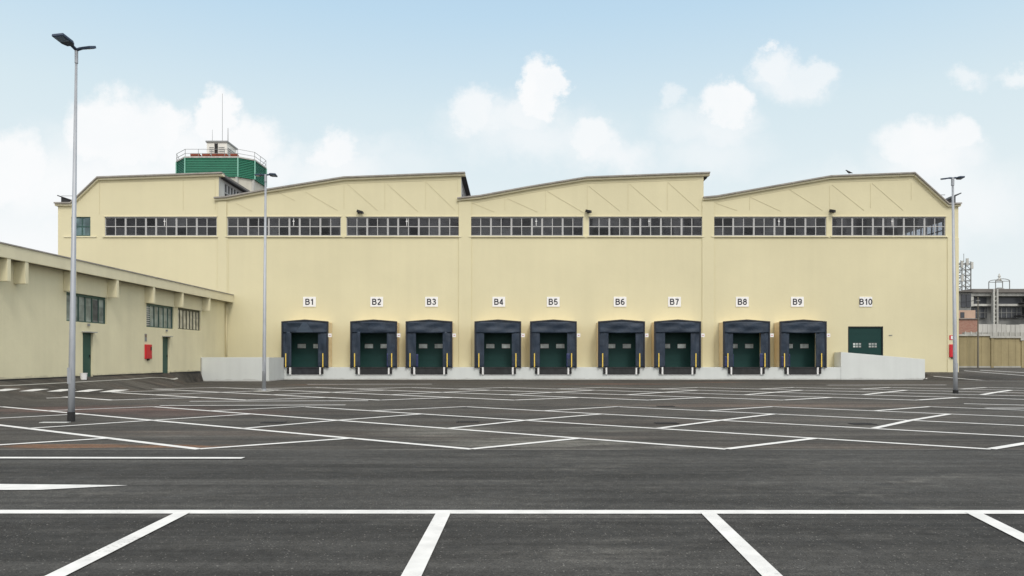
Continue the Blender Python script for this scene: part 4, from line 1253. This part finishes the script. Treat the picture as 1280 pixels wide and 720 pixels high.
# plant hut on the deck
hx0, hx1, hy = TXY(258.5, 103)[0], TXY(283.5, 103)[0], 103.0
hz1 = EYE + (447 - 178) * 103 / F
t_ = MB(); t_.box(hx0, hx1, hy, hy + 3.6, ZG1 + .18, hz1); h_ = tp(t_, 'hut', 'hut_white')
t_ = MB(); t_.box(hx0 - .12, hx1 + .15, hy - .15, hy + 3.75, hz1 + .001, hz1 + .2); t_.build('roof', 'rail', h_)
t_ = MB()
for k in range(7):
    z = ZG1 + .5 + k * .27
    for a, b in ((.35, .95), (1.6, 2.4)): t_.box(hx0 + a, hx0 + b, hy - .05, hy - .001, z, z + .1)
    t_.box(hx1 + .001, hx1 + .06, hy + .3, hy + 3.2, z, z + .12)
t_.build('louvre', 'rail', h_)
t_ = MB(); t_.box(hx0 + 1.05, hx0 + 1.5, hy - .04, hy - .001, ZG1 + .3, hz1 - .15); t_.build('opening', 'rubber', h_)
for px, py, d_, r_ in ((278, 117, 103.5, .035), (265.5, 162, 103.5, .03), (285, 160, 103.5, .06)):
    x = TXY(px, d_)[0]
    t_ = MB(); t_.tube([(x, d_, hz1 + .2), (x, d_, EYE + (447 - py) * d_ / F)], [r_, r_ * .6], 8); tp(t_, 'antenna', 'rail')
for a, b in ((238, 250), (252.5, 262.5), (264, 271), (272, 284), (288, 297)):
    xa, xb = TXY(a, 101.2)[0], TXY(b, 101.2)[0]
    t_ = MB(); t_.box(xa, xb, 101.2, 101.7, ZG1 + .182, ZG1 + .78); t_.box(xa, xb, 101.15, 101.199, ZG1 + .66, ZG1 + .84); tp(t_, 'planter', 'terracotta')

# ------------------------------------------------------------------ bird on the roof edge
bxx, bzz = FX(1060.5), FZ(221.6) + .22
me = bpy.data.meshes.new('bird')
pts = [(0, 0, .14), (.09, 0, .20), (.14, 0, .27), (.18, 0, .30), (.25, 0, .285), (-.12, 0, .10), (-.26, 0, .05), (.0, .03, .05), (.0, .03, .0), (.0, -.03, .05), (.0, -.03, .0)]
ed = [(0, 1), (1, 2), (2, 3), (3, 4), (0, 5), (5, 6), (0, 7), (7, 8), (0, 9), (9, 10)]
me.from_pydata(pts, ed, [])
bird = bpy.data.objects.new('bird', me); COL.objects.link(bird)
sm = bird.modifiers.new('skin', 'SKIN')
sv = me.skin_vertices[0].data
for k, (a, b) in enumerate([(.085, .075), (.075, .07), (.045, .045), (.045, .045), (.012, .012), (.06, .05), (.035, .012), (.012, .012), (.01, .01), (.012, .012), (.01, .01)]):
    sv[k].radius = (a, b); sv[k].use_root = k == 0
bird.modifiers.new('sub', 'SUBSURF').levels = 2
bird.modifiers['sub'].render_levels = 2
me.materials.append(M['feather'])
bird.location = (bxx, D - .1, FZ(221.7) + .215); bird.rotation_euler = (0, 0, R(160))
tag(bird, 'small black bird perched on the warehouse roof edge above dock B10', 'bird')

# ------------------------------------------------------------------ boundary wall and what lies beyond on the right
BD = 65.0
zb0 = H(40, BD)
BW = empty('boundary_wall', (42, BD, zb0)); tag(BW, 'ochre rendered boundary wall with stepped pale coping right of the warehouse', 'wall')
segs = [(XR + .02, FX(1238, BD), FZ(420, BD)), (FX(1238, BD), FX(1276, BD), FZ(422.5, BD)), (FX(1276, BD), FX(1318, BD), FZ(425.5, BD)), (FX(1318, BD), FX(1400, BD), FZ(427, BD))]
t_ = MB(); c_ = MB(); q_ = MB()
for k, (a, b, z) in enumerate(segs):
    t_.box(a + (.001 if k else 0), b, BD, BD + .25, zb0 - .4, z)
    c_.box(a - .08 + k * .001, b + .03, BD - .12 - k * .002, BD + .33 + k * .002, z + .001, z + .15)
    xx = a + .3
    while xx < b - .3:
        q_.box(xx, xx + .05, BD - .018, BD - .001, zb0 - .1, z - .02); xx += .62
    q_.box(a + .02, a + .24, BD - .08, BD - .001, zb0 - .1, z - .02)
part(t_, 'wall', 'boundary', BW); part(c_, 'coping', 'bg_white', BW); part(q_, 'rib', 'boundary', BW)
t_ = MB(); t_.box(XR + .02, FX(1400, BD), BD - .02, BD - .001, zb0 - .1, zb0 + .13); part(t_, 'plinth', 'concrete', BW)

PD = 64.2
s = empty('utility_pole', (FX(1222.5, PD), PD, H(FX(1222.5, PD), PD))); tag(s, 'thin dark utility pole standing in front of the ochre boundary wall', 'utility pole')
hh = FZ(371, PD) - s.location.z
t_ = MB(); t_.tube([(0, 0, 0), (0, 0, hh)], [.065, .04], 10); t_.build('pole', mat('brown_pole', (.15, .14, .12), .85), s)
t_ = MB(); t_.box(-.16, .16, -.04, .04, hh - .35, hh - .28); t_.build('crossarm', 'rail', s)
t_ = MB()
pp = [(-.3 + (XR - s.location.x + .32) * k / 8, 0 - 5 * k / 8, hh - .3 - .35 * math.sin(math.pi * k / 8) + .1 * k / 8) for k in range(9)]
t_.tube(pp, [.02] * 9, 6); t_.build('cable', 'rubber', s)

def slab_bld(name, label, cat, root): 
    s_ = empty(name, root); tag(s_, label, cat); return s_
# terrace rail right behind the wall
TD1 = 78.0
s = slab_bld('terrace_parapet', 'pale concrete parapet with posts just behind the ochre wall', 'parapet', (50, TD1, 0))
t_ = MB(); t_.box(FX(1205, TD1), FX(1420, TD1), TD1, TD1 + .3, 0, FZ(415.5, TD1)); part(t_, 'wall', 'concrete', s)
t_ = MB(); px = 1206
while px < 1420: t_.box(FX(px, TD1), FX(px + 1.2, TD1), TD1 - .06, TD1 - .001, 2, FZ(414.5, TD1)); px += 7
part(t_, 'post', 'bg_white', s)
# brick shed with pink upper part
TD2 = 84.0
s = slab_bld('brick_shed', 'small brick and pink rendered shed beside the warehouse corner', 'shed', (50, TD2, 0))
t_ = MB(); t_.box(FX(1190, TD2), FX(1223, TD2), TD2, TD2 + 6, 0, FZ(399, TD2)); part(t_, 'wall', 'brick', s)
t_ = MB(); t_.box(FX(1190, TD2), FX(1222, TD2), TD2 + .4, TD2 + 6, FZ(399, TD2) + .001, FZ(387.5, TD2)); part(t_, 'upper_wall', 'bg_pink', s)
t_ = MB(); t_.box(FX(1189, TD2), FX(1224, TD2), TD2 - .15, TD2 + .39, FZ(399, TD2) + .001, FZ(398, TD2)); part(t_, 'ledge', 'bg_grey', s)
t_ = MB(); t_.box(FX(1203, TD2), FX(1208, TD2), TD2 + .36, TD2 + .398, FZ(397, TD2), FZ(390, TD2)); part(t_, 'window', 'bg_dark', s)
# low white hoarding
TD3 = 88.0
s = slab_bld('panel_fence', 'row of pale grey upright panels in front of the old factory', 'fence', (55, TD3, 0))
t_ = MB(); px = 1223
rr = random.Random(4)
while px < 1420:
    t_.box(FX(px, TD3), FX(px + 5.4, TD3), TD3, TD3 + .1, 0, FZ(405.5 + rr.uniform(-.5, .5), TD3)); px += 5.8
part(t_, 'panel', 'bg_white', s)
t_ = MB(); t_.box(FX(1223, TD3), FX(1420, TD3), TD3 + .11, TD3 + .2, 0, FZ(407, TD3)); part(t_, 'rail', 'concrete', s)
# factory
TD4 = 110.0
FB = slab_bld('old_factory', 'grey old factory with dark glazing bands and pale beams far right', 'factory', (75, TD4, 0))
def fz(py): return FZ(py, TD4)
def fx(px): return FX(px, TD4)
t_ = MB(); t_.box(fx(1213), fx(1440), TD4 + 1, TD4 + 20, 0, fz(366)); part(t_, 'wall', 'bg_grey', FB)
t_ = MB(); t_.box(fx(1211), fx(1440), TD4 - .6, TD4 + 20, fz(366) + .001, fz(361.5)); part(t_, 'roof', 'roof', FB)
t_ = MB(); t_.box(fx(1213), fx(1440), TD4 - .2, TD4 + .99, fz(370), fz(366.5)); t_.box(fx(1213), fx(1440), TD4 + .1, TD4 + .99, fz(382.5), fz(379.8)); t_.box(fx(1213), fx(1216.5), TD4 - .1, TD4 + .98, fz(383), fz(370.1)); part(t_, 'beam', 'bg_white', FB)
for k, (a, b) in enumerate(((1218, 1237), (1245, 1280), (1284, 1330), (1334, 1400))):
    t_ = MB(); t_.box(fx(a), fx(b), TD4 + .7, TD4 + .98, fz(379.5), fz(371.5)); o = part(t_, 'window', 'bg_dark', FB)
    t_ = MB(); t_.box(fx(a), fx(b), TD4 + .65, TD4 + .98, fz(397), fz(384)); o = part(t_, 'window', 'bg_dark', FB)
    t_ = MB(); px = a + 3
    while px < b: t_.box(fx(px), fx(px + .8), TD4 + .58, TD4 + .649, fz(397), fz(384)); px += 6.5
    t_.box(fx(a), fx(b), TD4 + .56, TD4 + .6, fz(391), fz(390.3)); t_.build('mullion', 'bg_grey', o)
for a in (1237.5, 1242, 1281.5, 1331.5):
    t_ = MB(); t_.box(fx(a), fx(a + 1.7), TD4 - .8, TD4 - .25, 0, fz(362)); part(t_, 'column', 'bg_white', FB)
t_ = MB(); py = 372
while py < 412: t_.box(fx(1239.2), fx(1242), TD4 - .7, TD4 - .5, fz(py), fz(py - 1)); py += 5
part(t_, 'ladder_rung', 'bg_white', FB)
t_ = MB(); t_.bar((fx(1273), TD4 - 1.2, fz(380)), (fx(1300), TD4 - 1.2, fz(372)), 2.4, .2); part(t_, 'awning', 'rubber', FB)
t_ = MB(); t_.box(fx(1262), fx(1300), TD4 - 2.5, TD4 - .9, fz(396.5), fz(395)); t_.box(fx(1271), fx(1271.8), TD4 - 2.5, TD4 - 2.3, 0, fz(396.6)); part(t_, 'shelter_roof', 'rubber', FB)
# dark block left of the factory
s = slab_bld('dark_shed', 'dark glazed block between the warehouse corner and the old factory', 'shed', (66, 100, 0))
t_ = MB(); t_.box(FX(1188, 100), FX(1214, 100), 100, 106, 0, FZ(365, 100)); part(t_, 'wall', 'bg_grey', s)
t_ = MB(); t_.box(FX(1186, 100), FX(1216, 100), 99.6, 106.3, FZ(365, 100) + .001, FZ(363.4, 100)); part(t_, 'roof', 'roof', s)
for a in (1201, 1207.5):
    t_ = MB(); t_.box(FX(a, 100), FX(a + 5.6, 100), 99.9, 99.999, FZ(384, 100), FZ(368, 100)); part(t_, 'window', 'bg_dark', s)
# lattice mast
TD5 = 125.0
s = slab_bld('lattice_mast', 'grey steel lattice mast rising beyond the warehouse corner', 'mast', (75, TD5, 0))
x0, x1 = FX(1202.5, TD5), FX(1213.5, TD5); zt = FZ(327, TD5)
t_ = MB(); w = x1 - x0
cs = [(x0, TD5), (x1, TD5), (x1, TD5 + w), (x0, TD5 + w)]
for x, y in cs: t_.bar((x, y, 0), (x, y, zt), .14)
z = 6.0; k = 0
while z < zt - .1:
    z2 = min(z + .92, zt)
    for i in range(4):
        a, b = cs[i], cs[(i + 1) % 4]
        t_.bar((a[0], a[1], z), (b[0], b[1], z), .08); t_.bar((a[0], a[1], z), (b[0], b[1], z2), .07)
    z = z2; k += 1
part(t_, 'lattice', 'bg_grey', s)
for (dx, z) in ((-.15, zt - .9), (w * .5, zt - .5), (w + .05, zt - 1.1), (-.1, zt - 3.2)):
    t_ = MB(); t_.box(x0 + dx - .18, x0 + dx + .18, TD5 - .35, TD5 - .1, z - .1, z + 1.0); part(t_, 'antenna_panel', 'bg_white', s)
t_ = MB(); t_.bar((x0 + w / 2, TD5 + w / 2, zt), (x0 + w / 2, TD5 + w / 2, zt + 1.4), .06); t_.bar((x0 - .4, TD5 - .3, zt - 1.2), (x0 - .4, TD5 - .3, zt + .2), .06); part(t_, 'aerial', 'rail', s)
# tubular frame with finial on the factory roof
FD = 112.0
s = slab_bld('roof_frame', 'thin arched steel frame with a finial on the old factory roof', 'roof frame', (FX(1253.5, FD), FD, FZ(361.5, FD)))
def rz_(py): return (361.5 - py) * FD / F
def rx_(px): return (px - 1253.5) * FD / F
t_ = MB()
for yy in (0, 1.6):
    t_.bar((rx_(1244.5), yy, 0), (rx_(1244.5), yy, rz_(351.5)), .09); t_.bar((rx_(1262), yy, 0), (rx_(1262), yy, rz_(351.5)), .09)
    arc = [(rx_(1253.3) + 1.05 * math.cos(t), yy, rz_(351.5) + .35 * math.sin(t)) for t in [math.pi * k / 8 for k in range(9)]]
    for a, b in zip(arc, arc[1:]): t_.bar(a, b, .09)
    t_.bar((rx_(1244.5), yy, rz_(351.5)), (rx_(1262), yy, rz_(351.5)), .08)
t_.build('arch', 'bg_grey', s)
t_ = MB(); t_.tube([(0, .8, rz_(350)), (0, .8, rz_(346)), (0, .8, rz_(345)), (0, .8, rz_(341))], [.35, .12, .22, .03], 10); t_.bar((0, 0, rz_(348.4)), (0, 1.6, rz_(348.4)), .08); t_.build('finial', 'bg_white', s)
t_ = MB(); t_.tube([(0, .8, -.01), (0, .8, .3)], [.9, .3], 14); t_.build('vent_cone', 'bg_grey', s)
